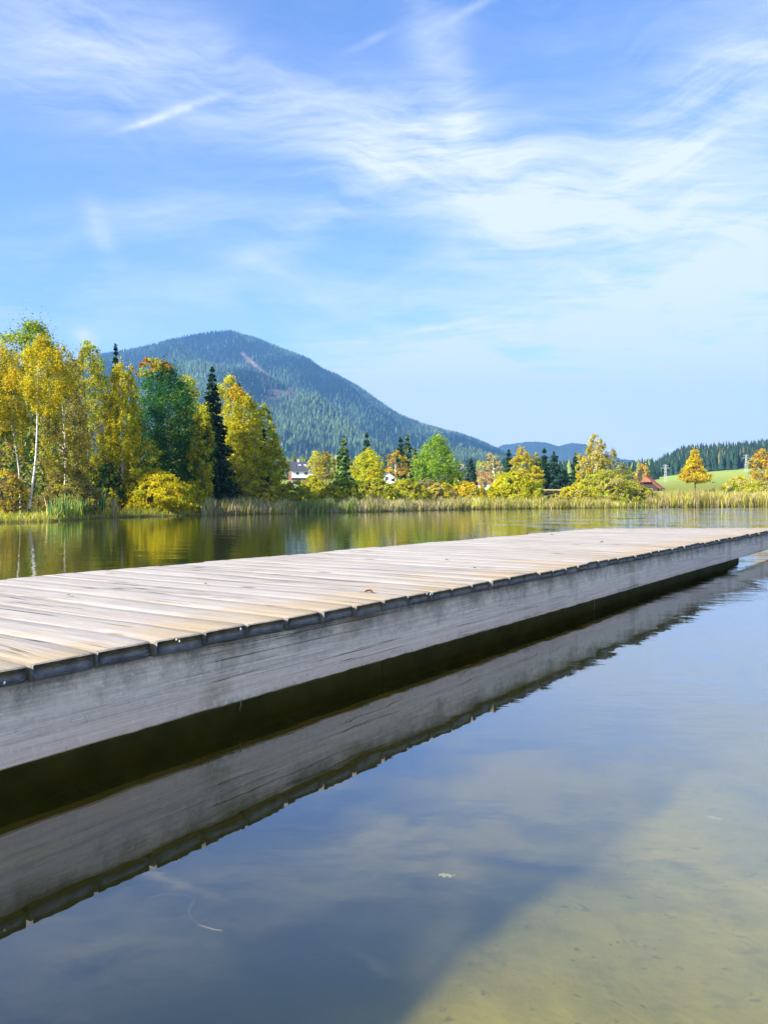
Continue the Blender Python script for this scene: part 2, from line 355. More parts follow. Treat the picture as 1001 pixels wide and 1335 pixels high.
# ---------------------------------------------------------------- dock
def wood_mat(name, kind):
    m, g, out = material(name); oc = objco(g); s = g.node('ShaderNodeSeparateXYZ', ins={0: oc})
    if kind == 'deck':
        at = g.node('ShaderNodeAttribute', attribute_name='col').outputs['Color']
        ats = g.node('ShaderNodeSeparateColor', ins={0: at})
        oc2 = g.vmath('ADD', oc, g.vmath('MULTIPLY', at, (3.0, 40.0, 0)))
        gr = g.noise(g.mapping(oc2, sc=(13, .75, 4)), 1.6, 9, .70, .3)
        gr2 = g.noise(g.mapping(oc2, sc=(55, 2.6, 8)), 1.7, 5, .65)
        big = g.noise(oc, 1.1, 5, .6); mid = g.noise(g.mapping(oc2, sc=(4, 1.1, 1)), 1.2, 7, .68)
        c = g.mix(g.map(gr, .32, .68), (.455, .415, .365), (.265, .235, .20))
        c = g.mix(g.map(gr2, .52, .70, 0, .75), c, (.20, .17, .145))
        c = g.mix(g.map(mid, .50, .70, 0, .65), c, (.37, .32, .28))
        c = g.mix(g.map(mid, .50, .32, 0, .5), c, (.52, .485, .44))
        c = g.mix(g.math('MULTIPLY', ats.outputs[0], .22), c, (.33, .28, .24))
        c = g.mix(g.math('MULTIPLY', ats.outputs[1], .12), c, (.66, .61, .55))
        ck = g.noise(g.mapping(oc2, rot=(0, 0, R(.4)), sc=(8, .22, 1)), 1.25, 3, .5, .15)
        ckm = g.map(g.math('ABSOLUTE', g.math('SUBTRACT', ck, .5)), .003, .012, 1, 0)
        ckm = g.math('MULTIPLY', ckm, g.map(g.noise(oc2, 1.1, 3), .46, .58))
        c = g.mix(g.math('MULTIPLY', ckm, .85), c, (.05, .04, .032))
        # ochre algae towards the edges and in drifts
        edge = g.map(s.outputs[1], 1.0, .05)
        och = g.math('MULTIPLY', g.map(g.math('ADD', g.noise(oc, 2.3, 6, .65), g.math('MULTIPLY', edge, .22)), .56, .74), .75)
        och = g.math('MULTIPLY', och, g.math('ADD', .15, g.math('MULTIPLY', edge, .5)), clamp=True)
        c = g.mix(och, c, g.mix(g.map(gr, .3, .7), (.47, .33, .12), (.32, .21, .075)))
        # knots
        vo = g.node('ShaderNodeTexVoronoi', ins={'Vector': g.mapping(oc2, sc=(3.0, 1.35, 0)), 'Scale': 1.0}).outputs['Distance']
        kn = g.map(g.math('ADD', vo, g.math('MULTIPLY', gr, .06)), .075, .15, 1, 0)
        c = g.mix(g.math('MULTIPLY', kn, .8), c, (.10, .07, .045))
        # damp dirt creeping in from board edges
        bp = g.math('ABSOLUTE', g.math('SUBTRACT', ats.outputs[2], .5))
        dirt = g.math('MULTIPLY', g.map(bp, .478, .492), g.map(mid, .25, .65, .45, 1))
        c = g.mix(g.math('MULTIPLY', dirt, .6), c, (.10, .085, .07))
        hh = g.math('SUBTRACT', g.math('ADD', g.math('MULTIPLY', gr, .6), g.math('MULTIPLY', gr2, .4)), ckm)
        principled(g, out, c, .82, g.bump(hh, .008, .9), .25)
    elif kind == 'end':
        n1 = g.noise(oc, 14, 6, .65); n2 = g.noise(g.mapping(oc, sc=(1, 1, 3)), 60, 4, .6); n3 = g.noise(oc, 4, 3)
        c = g.mix(g.map(n1, .35, .7), (.11, .112, .11), (.27, .26, .245))
        c = g.mix(g.map(n2, .58, .75, 0, .6), c, (.36, .35, .33))
        c = g.mix(g.map(n3, .55, .75, 0, .5), c, (.17, .14, .06))
        principled(g, out, c, .85, g.bump(n2, .006, .8), .2)
    elif kind == 'beam':
        gr = g.noise(g.mapping(oc, sc=(.45, 4, 30)), 1.5, 9, .7, .4)
        crack = g.noise(g.mapping(oc, rot=(0, R(.5), 0), sc=(.16, 1, 40)), 1.25, 3, .45, .1)
        blot = g.noise(g.mapping(oc, sc=(1.6, 1, 1.3)), 2.6, 9, .72)
        fib_ = g.noise(g.mapping(oc, sc=(3.5, 4, 120)), 1.3, 4, .65); mott = g.noise(g.mapping(oc, sc=(9, 1, 16)), 2.2, 6, .7)
        speck = g.noise(oc, 38, 5, .7)
        zf = s.outputs[2]
        c = g.mix(g.map(gr, .32, .68), (.88, .77, .68), (.54, .47, .42))
        c = g.mix(g.map(fib_, .52, .74, 0, .5), c, (.20, .18, .18)); c = g.mix(g.map(mott, .54, .74, 0, .45), c, (.30, .28, .27)); c = g.mix(g.map(mott, .46, .3, 0, .5), c, (.86, .82, .80))
        low = g.map(zf, .25, .13)                                     # redder wood along the lower half
        c = g.mix(g.math('MULTIPLY', low, g.map(blot, .35, .6, .35, .8)), c, g.mix(g.map(gr, .3, .7), (.82, .64, .55), (.60, .45, .39)))
        top = g.math('ADD', g.map(zf, .20, .385), g.math('MULTIPLY', g.math('SUBTRACT', blot, .5), 2.6))
        topm = g.map(top, .36, 1.05)                                   # black lichen below the boards
        c = g.mix(g.math('MULTIPLY', topm, .78), c, g.mix(g.map(speck, .4, .65), (.085, .085, .085), (.22, .215, .20)))
        c = g.mix(g.math('MULTIPLY', g.map(g.noise(oc, 1.7, 6, .6), .60, .74), .55), c, (.26, .22, .13))
        rim = g.math('MULTIPLY', g.map(zf, .150, .108), g.map(g.noise(g.mapping(oc, sc=(1, 1, .3)), 1.4, 5, .7), .46, .60))
        c = g.mix(g.math('MULTIPLY', rim, .8), c, g.mix(g.map(speck, .4, .6), (.62, .62, .56), (.25, .24, .18)))
        cm = g.map(g.math('ABSOLUTE', g.math('SUBTRACT', crack, .5)), .001, .005, 1, 0)
        cm = g.math('MULTIPLY', cm, g.map(g.noise(oc, .9, 3), .46, .58))
        c = g.mix(g.math('MULTIPLY', cm, .85), c, (.035, .033, .035))
        c = g.mix(g.map(speck, .60, .72, 0, .5), c, (.20, .185, .17)); c = g.mix(g.map(speck, .42, .30, 0, .45), c, (.90, .86, .82))
        jd = g.map(g.math('ABSOLUTE', g.math('SUBTRACT', s.outputs[0], 6.554)), .02, .16, 1, 0)
        c = g.mix(g.math('MULTIPLY', jd, g.map(blot, .35, .65)), c, (.24, .20, .13))
        hh = g.math('SUBTRACT', g.math('ADD', g.math('MULTIPLY', gr, .5), g.math('MULTIPLY', fib_, .4)), cm)
        principled(g, out, c, .85, g.bump(hh, .007, .9), .2)
    else:
        n1 = g.noise(oc, 5, 6, .6)
        c = g.mix(g.map(n1, .35, .7), (.055, .058, .020), (.11, .105, .038))
        principled(g, out, c, .8, g.bump(n1, .02, .6), .2)
    return m
M_DECK, M_END, M_BEAM, M_FLOAT = wood_mat('weathered_deck_wood', 'deck'), wood_mat('dark_end_grain', 'end'), wood_mat('grey_beam_wood', 'beam'), wood_mat('algae_black', 'float')

DW = 2.788; PITCH = .2565; ZT = .448; ZB = .388
AXA = math.atan2(.8203, .5718)
dock = empty('dock', (-1.25, 2.618, 0), 'long weathered grey wooden dock lying low over the lake', 'dock', rz=AXA)
def yfar(s): return min(DW, (12.29 - .8203 * s) / .5718)
rr = random.Random(5)
V = []; Fq = []; Cc = []; Mi = []
k0 = -11
for k in range(k0, 62):
    s0 = .104 + k * PITCH + rr.uniform(-.004, .004); gap = rr.choice([.004, .005, .006, .010])
    s1 = s0 + PITCH - gap
    if yfar(s0) < .25: break
    dz = rr.uniform(-.0012, .0012); y0 = -.010 + rr.uniform(-.012, .012); tilt = rr.uniform(-.0012, .0012)
    ch = rr.uniform(.003, .005); chb = .006
    prof = [(s0, ZB + chb), (s0, ZT - ch), (s0 + ch * .35, ZT - ch * .35), (s0 + ch, ZT), ((s0*2+s1)/3, ZT + .0001), ((s0+2*s1)/3, ZT + .0001), (s1 - ch, ZT), (s1 - ch * .35, ZT - ch * .35), (s1, ZT - ch), (s1, ZB + chb), (s1 - chb, ZB), (s0 + chb, ZB)]
    m = len(prof); cs = (s0 + s1) / 2; cz = (ZT + ZB) / 2
    tone = (rr.random(), rr.random())
    wob = [rr.uniform(-.004, .004) for _ in range(2)]
    far_j = rr.uniform(-.03, .02); wear = rr.choice([.02, .035, .05, .075]); endr = rr.uniform(.8, 1.6); sagg = rr.uniform(-.001, .006)
    ts = [0, .004, .010, .12, .3, .5, .7, .88, .992, 1.0]
    shr = [.86, .955, 1, 1, 1, 1, 1, 1, 1, .93]
    base = len(V)
    for j, t in enumerate(ts):
        for (ps, pz) in prof:
            ye = yfar(ps) + (far_j if yfar(ps) >= DW - 1e-6 else 0)
            L = ye - y0
            if j < 3: yy = y0 + t * 1.3
            else: yy = y0 + L * t
            q = cs + (ps - cs) * (1 - (1 - shr[j]) * .30 - max(0, 1 - (yy - y0) / .05) * wear); z = cz + (pz - cz) * (1 - (1 - shr[j]) * endr) - max(0, 1 - (yy - y0) / .12) * sagg
            # softened corners at the cut end
            warp_ = .0035 * math.sin(yy * 2.1 + k) * (pz > cz)
            V.append((q + wob[0] * math.sin(3 * t), yy, z + dz + tilt * (ps - cs) / PITCH * 2 + warp_))
            Cc.append((tone[0], tone[1], (ps - s0) / (s1 - s0)))
    for j in range(len(ts) - 1):
        for i in range(m):
            Fq.append((base + j*m + i, base + j*m + (i+1) % m, base + (j+1)*m + (i+1) % m, base + (j+1)*m + i))
            Mi.append(1 if j == 0 or (j < 2 and prof[i][1] < ZT - .02) else 0)
    # end caps as quad strips
    for (b0, flip) in ((base, False), (base + (len(ts)-1)*m, True)):
        for (a, b, c_, d_) in ((0, 11, 2, 1), (11, 4, 3, 2), (11, 10, 5, 4), (10, 7, 6, 5), (10, 9, 8, 7)):
            q = (b0+a, b0+b, b0+c_, b0+d_); Fq.append(q[::-1] if not flip else q); Mi.append(1)
deck = mesh_np('decking', V, Fq, [M_DECK, M_END], col=np.array(Cc), parent=dock, midx=Mi)

def beam(s0, s1, y0, y1, z0, z1, mat, name, jag=.0, n=60):
    m = MB(); c = .006; seg = []
    for i in range(n + 1):
        s = s0 + (s1 - s0) * i / n; j = rr.uniform(-jag, jag); w_ = .004 * math.sin(s * .9)
        seg.append([(s, y0 + w_, z0 + c + j), (s, y0 + w_, z1 - c), (s, y0 + c + w_, z1), (s, y1 - c + w_, z1), (s, y1 + w_, z1 - c), (s, y1 + w_, z0 + c), (s, y1 - c + w_, z0), (s, y0 + c + w_, z0 + j)])
    vs_ = [v for r_ in seg for v in r_]; fs = []
    for i in range(n):
        for k in range(8): fs.append((i*8 + k, (i+1)*8 + k, (i+1)*8 + (k+1) % 8, i*8 + (k+1) % 8))
    fs.append(tuple(range(8))); fs.append(tuple(n*8 + k for k in reversed(range(8))))
    m.add(vs_, fs); return m.build(name, mat, dock)
beam(-2.6, 6.549, .018, .082, .1057, .384, M_BEAM, 'edge_beam', .0025, 160)
beam(6.559, 14.6, .018, .082, .1057, .384, M_BEAM, 'edge_beam', .002, 120)
beam(-2.6, 13.0, DW - .09, DW - .03, .1057, .384, M_BEAM, 'rear_beam', .002, 60)
for s in np.arange(-2.2, 13.4, 1.6):
    y1 = min(DW - .095, yfar(s) - .1)
    beamx = MB(); beamx.box((s - .04, .085, .17), (s + .04, y1, .383)); beamx.build('joist', M_FLOAT, dock)
fs0 = -2.5
while fs0 < 12.9:
    fs1 = min(fs0 + 2.55, 12.97)
    m = MB(); y0, y1 = .30, min(2.35, yfar(fs1) - .2)
    vs_ = []; 
    for s in (fs0 + .002, fs0 + .01, fs1 - .01, fs1 - .002):
        q = .006 if s in (fs0 + .002, fs1 - .002) else 0
        for (y, z) in ((y0 + q, -.33), (y0 - 0 + q, .10), (y0 + .03 + q, .168 - q), (y1 - q, .168 - q), (y1 - q, -.33)): vs_.append((s, y, z))
    fs_ = []
    for i in range(3):
        for k in range(5): fs_.append((i*5 + k, (i+1)*5 + k, (i+1)*5 + (k+1) % 5, i*5 + (k+1) % 5))
    fs_ += [tuple(range(5)), tuple(15 + k for k in reversed(range(5)))]
    m.add(vs_, fs_).build('float_tank', M_FLOAT, dock); fs0 += 2.55

m_white, g, out = material('chalk_white'); principled(g, out, g.mix(g.noise(objco(g), 60), (.8, .8, .76), (.6, .6, .56)), .9)
def splat(s, y, z, r):
    m = MB(); n = 9; vs_ = [(s, y - .004, z)]
    for i in range(n):
        a = 2 * math.pi * i / n; q = r * rr.uniform(.6, 1.2); vs_.append((s + q * .6 * math.cos(a), y, z + q * math.sin(a)))
    m.add(vs_, [(0, 1 + (i + 1) % n, 1 + i) for i in range(n)]).build('bird_dropping', m_white, dock)
def edge_s(px):
    r_ = (px - CX) / F; return (1.25 + r_ * 2.618) / (.5718 - .8203 * r_)
for px, dz, r_ in ((309, .015, .007), (225, .02, .006), (229, .012, .006), (552, .022, .012), (556, .014, .009), (1, -.018, .007), (900, .0, .01)):
    splat(edge_s(px), -.0235, .42 + dz, r_)

# ---------------------------------------------------------------- small things on and around the dock
m_dry, g, out = material('dry_leaf_brown'); principled(g, out, g.mix(g.noise(objco(g), 30), (.22, .09, .03), (.10, .045, .02)), .7)
def on_deck(x, y): 
    d_ = F * (H - ZT) / (y - HY); p = P(x, y, d_); return p
def curled_leaf(name, p, size, rz, label, group=None, stem=True):
    o = empty(name, p + Vector((0, 0, .003)), label, 'leaf', group, rz)
    m = MB(); nx, ny = 8, 4; vs_ = []
    for i in range(nx + 1):
        u = i / nx; hw = size * .34 * math.sin(math.pi * min(.97, u + .03)) * (1 + .18 * math.sin(u * 22))
        for j in range(ny + 1):
            v = j / ny * 2 - 1
            vs_.append(((u - .5) * size, v * hw, .25 * size * (v * v) * .8 + .16 * size * math.sin(u * 3.0) + .003))
    m.add(vs_, [(i*(ny+1)+j, (i+1)*(ny+1)+j, (i+1)*(ny+1)+j+1, i*(ny+1)+j+1) for i in range(nx) for j in range(ny)])
    m.build('blade', m_dry, o, True)
    if stem:
        t = MB(); t.tube([(-.5*size, 0, .01), (-.8*size, .05*size, .03*size+.004), (-1.25*size, .03*size, .004)], [.0018, .0015, .001], 5); t.build('stalk', m_dry, o)
    return o
curled_leaf('dry_leaf', on_deck(481, 774), .052, R(-28), 'curled brown leaf with long stalk lying on the pale boards near the dock edge')
for i, (x, y) in enumerate(((582, 731), (619, 742), (687, 697), (719, 698), (784, 708), (90, 778), (268, 763))):
    curled_leaf('leaf_scrap', on_deck(x, y), .03 if y > 715 else .045, rr.uniform(0, 6), 'tiny dark leaf scrap lying on the dock boards', 'leaf scraps strewn over the dock', False)
m_root, g, out = material('pale_root'); principled(g, out, g.mix(g.noise(objco(g), 40), (.20, .185, .13), (.14, .125, .08)), .8)
def at_dock(s, y, z):
    c_, s_ = math.cos(AXA), math.sin(AXA)
    return Vector((-1.25 + c_ * s - s_ * y, 2.618 + s_ * s + c_ * y, z))
for i, (px, ln, lab) in enumerate(((316, .045, 'thin pale rootlet hanging below the beam at the near end of the dock'), (776, .10, 'long thin rootlet hanging from the beam near its joint'), (738, .04, 'short thin rootlet hanging under the middle of the beam'))):
    p = at_dock(edge_s(px), .012, .108); m = MB()
    m.tube([p + Vector((0, 0, .004)), p + Vector((.004, -.002, -ln * .35)), p + Vector((-.003, 0, -ln * .7)), p + Vector((.003, -.002, -ln))], [.003, .0026, .002, .001], 5)
    tag(m.build('rootlet', m_root), lab, 'root')
def under(x, y, z):
    d_ = F * (H - z) / (y - HY); return P(x, y, d_)
m = MB(); pts = [under(x, y, -.45) for x, y in ((192, 1171), (212, 1166), (236, 1166), (253, 1169), (252, 1176), (246, 1186), (248, 1196), (260, 1206), (280, 1212), (300, 1214))]
sm = []
for i in range(len(pts) - 1):
    for t in (0, .5): sm.append(pts[i].lerp(pts[i + 1], t))
m.tube(sm, [.0015 + .0045 * math.sin(math.pi * min(1, (i + 1) / len(sm))) for i in range(len(sm))], 6)
tag(m.build('sunken_root', m_root, None, True), 'pale bent root drifting just under the water surface', 'root')
m_sunk, g, out = material('pale_sunken_leaf'); principled(g, out, g.mix(g.noise(objco(g), 25), (.34, .32, .17), (.26, .235, .11)), .8)
for (x, y, sz, lab) in ((931, 1066, .032, 'pale yellow leaf under the shallow water by the right'), (581, 1141, .026, 'faint pale leaf sunk in the darker water beyond the dock shadow')):
    p = under(x, y, -.38); o = empty('sunken_leaf', p, lab, 'leaf', rz=rr.uniform(-.4, .4)); q = MB(); n = 14
    vs_ = [(0, 0, .006)] + [(sz * math.cos(2*math.pi*i/n) * (1 + .15 * math.sin(5*i)), sz * .5 * math.sin(2*math.pi*i/n), .004 * math.sin(3*i)) for i in range(n)]
    q.add(vs_, [(0, 1 + i, 1 + (i + 1) % n) for i in range(n)]); q.build('blade', m_sunk, o, True)
    t = MB(); t.tube([(sz, 0, 0), (sz * 1.4, .004, .002)], .0015, 5); t.build('stalk', m_sunk, o)
m_weed, g, out = material('dark_waterweed'); principled(g, out, (.07, .065, .03), .9)
p = under(962, 1215, -.5); o = empty('waterweed', (p.x, p.y, gz(p.x, p.y)), 'dark tuft of waterweed rising from the sandy lake bed', 'waterweed')
for nm, cnt in (('frond', 46),):
    m = MB()
    for i in range(cnt):
        a = rr.uniform(0, 6.3); r_ = rr.uniform(.01, .09); hh = rr.uniform(.015, .05)
        q0 = Vector((r_ * math.cos(a), r_ * math.sin(a), 0)); q1 = q0 * 1.5 + Vector((0, 0, hh))
        m.tube([q0, q0.lerp(q1, .5) + Vector((rr.uniform(-.02, .02), 0, 0)), q1 + Vector((rr.uniform(-.03, .03), 0, 0))], [.012, .014, .004], 5)
    m.build(nm, m_weed, o)

# ---------------------------------------------------------------- foliage
m_leaf, g, out = material('autumn_leaves')
at = g.node('ShaderNodeAttribute', attribute_name='col').outputs['Color']
df = g.node('ShaderNodeBsdfDiffuse', ins={'Color': at}); tl = g.node('ShaderNodeBsdfTranslucent', ins={'Color': g.mix(1, at, (1.15, 1.1, .6), 'MULTIPLY')})
mx = g.node('ShaderNodeMixShader', ins={0: .46, 1: df.outputs[0], 2: tl.outputs[0]}); g.l.new(mx.outputs[0], out.inputs[0])
m_needle, g, out = material('conifer_needles')
at = g.node('ShaderNodeAttribute', attribute_name='col').outputs['Color']
df = g.node('ShaderNodeBsdfDiffuse', ins={'Color': at}); g.l.new(df.outputs[0], out.inputs[0])
m_bark, g, out = material('grey_brown_bark'); oc = objco(g)
n1 = g.noise(g.mapping(oc, sc=(6, 6, 1)), 3, 5, .6)
principled(g, out, g.mix(g.map(n1, .3, .7), (.20, .16, .12), (.09, .07, .05)), .9, g.bump(n1, .02))
m_birch, g, out = material('white_birch_bark'); oc = objco(g)
n1 = g.noise(g.mapping(oc, sc=(1, 1, 7)), 1.5, 4, .6)
principled(g, out, g.mix(g.map(n1, .56, .66), (.66, .62, .55), (.10, .085, .07)), .8)

def leaf_quads(C, size, bias, aspect=.6, r=rng):
    """Diamond leaves at centres C; bias (n,3) added to a random normal."""
    n = len(C)
    nv = r.normal(size=(n, 3)) + bias; nv /= np.linalg.norm(nv, axis=1, keepdims=True) + 1e-9
    t = r.normal(size=(n, 3)); u = np.cross(nv, t); u /= np.linalg.norm(u, axis=1, keepdims=True) + 1e-9
    v = np.cross(nv, u)
    s = (size * r.uniform(.6, 1.35, n))[:, None]
    V = np.stack([C + u * s, C + v * s * aspect, C - u * s, C - v * s * aspect], 1).reshape(-1, 3)
    return V, np.arange(4 * n).reshape(-1, 4)

PAL = dict(yellow=(.60, .53, .024), gold=(.60, .46, .035), orange=(.60, .35, .04), lime=(.42, .50, .05), green=(.16, .28, .04), teal=(.040, .150, .055),
           olive=(.36, .36, .045), brown=(.31, .25, .10), dull=(.28, .25, .09), spruce=(.022, .056, .026), pale=(.62, .58, .15), bright=(.23, .40, .04),
           larch=(.14, .18, .05), rust=(.45, .20, .05), grey=(.32, .29, .19), straw=(.56, .48, .22), willow=(.52, .53, .035), bluegreen=(.036, .076, .050))
PROF = dict(
    broad=([0, .08, .25, .5, .72, .88, 1], [.35, .75, 1, .98, .8, .5, .06]),
    birch=([0, .12, .35, .6, .82, 1], [.45, .85, 1, .78, .45, .06]),
    tall=([0, .1, .4, .7, .9, 1], [.55, .85, 1, .85, .5, .1]),
    top=([0, .2, .5, .8, 1], [.3, .75, 1, .75, .15]),
    cone=([0, .1, .25, .45, .7, 1], [.5, .95, 1, .72, .42, .05]),
    dome=([0, .15, .4, .65, .85, 1], [.92, 1, .93, .74, .5, .12]))

def crown_leaves(r, base, hgt, hw, prof, size, n, pal, droop=1.0, clump=.26, flat=1.0, inner=.45, up=0.0, rag=.5, outw=.7):
    """Leaf centres of one crown whose bottom middle is base; returns verts, faces, colours."""
    us, rs = PROF[prof]
    nc = max(40, int(n / 42))
    uu = r.random(nc * 4); keep = r.random(nc * 4) < (np.interp(uu, us, rs) + .15); uu = uu[keep][:nc]; nc = len(uu)
    th = r.random(nc) * 2 * np.pi; seed = r.random() * 50
    lump = 1 + rag * (vnoise(np.cos(th) * 1.6 + seed + 5, np.sin(th) * 1.6 + uu * 5 + seed) - .5) * 1.4
    rad = hw * np.interp(uu, us, rs) * (inner + (1 - inner) * r.random(nc) ** .5) * lump
    cc = np.stack([rad * np.cos(th), rad * np.sin(th) * flat, uu * hgt * .95], 1)
    cr = min(hw, hgt * .5) * clump * .72 * r.lognormal(0, .38, nc)
    per = r.multinomial(n, cr ** 2 / (cr ** 2).sum())
    idx = np.repeat(np.arange(nc), per); N = len(idx)
    d = r.normal(size=(N, 3)); d /= np.linalg.norm(d, axis=1, keepdims=True)
    q = np.minimum(np.abs(r.normal(0, .62, N)), .4 + .95 * r.random(N)) + .08
    off = d * (q * cr[idx])[:, None]; off[:, 2] *= droop * .8; off[:, :2] /= max(1, droop ** .5)
    C = cc[idx] + off; C[:, 2] = np.maximum(C[:, 2], -.02 * hgt) + up * 0
    names = list(pal); wts = np.array([pal[k] for k in names], float); wts /= wts.sum()
    pc = np.array([PAL[k] for k in names])
    ci = r.choice(len(names), nc, p=wts); li = ci[idx]
    sw = r.random(N) < .15; li = np.where(sw, r.choice(len(names), N, p=wts), li)
    col = pc[li] * np.exp(r.normal(0, .11, N))[:, None] * np.exp(r.normal(0, .09, nc))[idx][:, None]
    out = C - np.array([0, 0, hgt * .4]); out /= np.linalg.norm(out, axis=1, keepdims=True) + 1e-6
    V, Fc = leaf_quads(C + np.array(base), size, out * outw + np.array([0, 0, .35]), .62, r)
    return V, Fc, np.repeat(np.clip(col, 0, .8), 4, 0)

def trunk_mesh(r, base, top, rad, lean, limbs, hw, crown0, nseg=8):
    """Tapered trunk with limbs; coordinates local to the base."""
    m = MB(); pts = []; rd = []
    for i in range(nseg + 1):
        t = i / nseg
        pts.append((lean[0] * t + .015 * top * math.sin(5 * t + base), lean[1] * t + .01 * top * math.sin(4 * t + 2 * base), top * t))
        rd.append(rad * (1.25 - t * 1.1) if t < .12 else rad * (1.1 - t))
    m.tube(pts, [max(x, rad * .08) for x in rd], 8)
    for k in range(limbs):
        t = r.uniform(crown0, .9); i = int(t * nseg); p0 = Vector(pts[i]).lerp(Vector(pts[min(i + 1, nseg)]), t * nseg - i)
        a = r.uniform(0, 2 * math.pi); L = hw * r.uniform(.45, .95) * (1.25 - t)
        up = L * r.uniform(.5, 1.3)
        p1 = p0 + Vector((math.cos(a) * L * .5, math.sin(a) * L * .5, up * .6)); p2 = p0 + Vector((math.cos(a) * L, math.sin(a) * L, up))
        r0 = max(rad * .42 * (1.1 - t), rad * .1); m.tube([p0, p1, p2], [r0, r0 * .6, r0 * .2], 5)
        for _ in range(2):
            b = a + r.uniform(-.9, .9); q = p1.lerp(p2, r.uniform(0, .8)); m.tube([q, q + Vector((math.cos(b) * L * .35, math.sin(b) * L * .35, up * r.uniform(.1, .5)))], [r0 * .4, r0 * .12], 4)
    return m

def tree(name, label, cat, x, ytop, hw, ybot, off, prof, pal, group=None, bark=None, dens=1.0, droop=1.0, clump=.26, trunk_px=None, lean=0, limbs=14, size=1.0, flat=1.0, inner=.45, parts=('crown', 'trunk'), stems=0, rag=.5, extra=None):
    if cat == 'bush': inner, rag, clump, dens = max(inner, .66), min(rag, .3) if rag < .8 else .6, clump * .85, dens * 1.35
    d_ = float(S(x)) + off; sc = d_ / F; r = np.random.default_rng(int(x * 13 + ytop * 7 + off * 3) % 100000); pr = random.Random(int(x * 7 + ytop))
    X = (x - CX) * sc; z0 = gz(X, d_)
    zt = H + (HY - ytop) * sc - z0; zb = max(0.0, H + (HY - ybot) * sc - z0); hwm = hw * sc
    root = empty(name, (X, d_, z0), label, cat, group)
    fs_ = float(np.interp(d_, [38, 60, 95], [.88, .8, .66])); size *= fs_
    area = 2 * hw * (ybot - ytop) * .587 * .75
    n = int(np.clip(area * 4.2 * dens / size ** 2, 600, 44000)); ls = d_ * .00142 * size
    V, Fc, col = crown_leaves(r, (lean * sc, 0, zb), zt - zb, hwm, prof, ls, n, pal, droop, clump, flat, inner, rag=rag, outw=1.25 if cat == 'bush' else .7)
    if extra:
        for (ex, ey0, ehw, ey1, edens, ep, epal) in extra:
            n2 = int(2 * ehw * (ey1 - ey0) * .587 * edens * 3.0); zb2 = H + (HY - ey1) * sc - z0; zt2 = H + (HY - ey0) * sc - z0
            V2, F2, c2 = crown_leaves(r, ((ex - x) * sc, -.1 * hwm, zb2), zt2 - zb2, ehw * sc, ep, ls, n2, epal, droop, clump, flat, inner, rag=rag)
            Fc = np.concatenate([Fc, F2 + len(V)]); V = np.concatenate([V, V2]); col = np.concatenate([col, c2])
    mesh_np(parts[0], V, Fc, m_leaf, col=col, parent=root)
    if stems:
        m = MB()
        for i in range(stems):
            a = pr.uniform(0, 6.28); q = pr.uniform(.2, .85); tz = zt * pr.uniform(.6, .95) * (1 - .35 * q)
            m.tube([(math.cos(a) * .08 * hwm, math.sin(a) * .08 * hwm, -.05), (math.cos(a) * q * .6 * hwm, math.sin(a) * q * .6 * hwm, tz * .55), (math.cos(a) * q * hwm, math.sin(a) * q * hwm, tz)], [.05 * hwm**.5, .035 * hwm**.5, .01], 5)
        m.build(parts[1], bark or m_bark, root, True)
    else:
        rad = (trunk_px or max(1.6, hw * .06)) * sc * .5
        trunk_mesh(pr, 0, zt * .93, rad, (lean * sc, 0), limbs, hwm, max(.15, zb / zt)).build(parts[1], bark or m_bark, root, True)
    return root

def spruce(name, label, x, ytop, hw, off, cols=('spruce',), group=None, levels=None, dens=1.0, cat='conifer'):
    d_ = float(S(x)) + off; sc = d_ / F; r = np.random.default_rng(int(x * 11 + ytop * 5) % 99991)
    X = (x - CX) * sc; z0 = gz(X, d_); hgt = H + (HY - ytop) * sc - z0; Rb = hw * sc
    root = empty(name, (X, d_, z0), label, cat, group)
    Hp = hgt / sc; L = levels or int(np.clip(Hp / 5.0, 11, 34)); C = []; B = []; size = d_ * .0019
    for l in range(L):
        t = .05 + .95 * (l + r.uniform(-.3, .3)) / L; t = min(max(t, .03), .985)
        z = hgt * t; rad = Rb * ((1 - t) ** .82) * r.uniform(.8, 1.1) + .02 * Rb
        nb = int(np.clip(7 + 7 * (1 - t), 6, 14)); a0 = r.random() * 6.28
        for b in range(nb):
            a = a0 + 2 * np.pi * b / nb + r.normal(0, .2); rb = rad * r.uniform(.72, 1.2)
            k = max(7, int(dens * (12 + 34 * rb / Rb * min(1.8, Hp / 80)))); q = r.random(k) ** .7
            dr = -.38 * rb * q ** 1.4 + .10 * rb * np.clip(q - .75, 0, 1) * 4
            pts = np.stack([np.cos(a) * rb * q, np.sin(a) * rb * q, z + dr], 1) + r.normal(0, 1, (k, 3)) * np.array([.06, .06, .05]) * rb
            pts[:, 2] -= np.abs(r.normal(0, .05, k)) * hgt / L * 2.0
            C.append(pts); B.append(np.tile([np.cos(a) * .8, np.sin(a) * .8, .9], (k, 1)))
    tip = np.stack([r.normal(0, .012 * Rb, 14), r.normal(0, .012 * Rb, 14), hgt * r.uniform(.93, 1.0, 14)], 1); C.append(tip); B.append(np.tile([0, 0, .1], (14, 1)))
    C = np.concatenate(C); B = np.concatenate(B); n = len(C)
    pc = np.array([PAL[c_] for c_ in cols]); col = pc[r.integers(0, len(cols), n)] * np.exp(r.normal(0, .25, n))[:, None]
    V, Fc = leaf_quads(C, size * 1.25, B, .55, r)
    mesh_np('crown', V, Fc, m_needle, col=np.repeat(col, 4, 0), parent=root)
    m = MB(); rad = max(.9 * sc, hgt * .013); m.tube([(0, 0, -.1), (0, 0, hgt * .5), (0, 0, hgt * .97)], [rad, rad * .6, rad * .08], 7); m.build('trunk', m_bark, root, True)
    return root

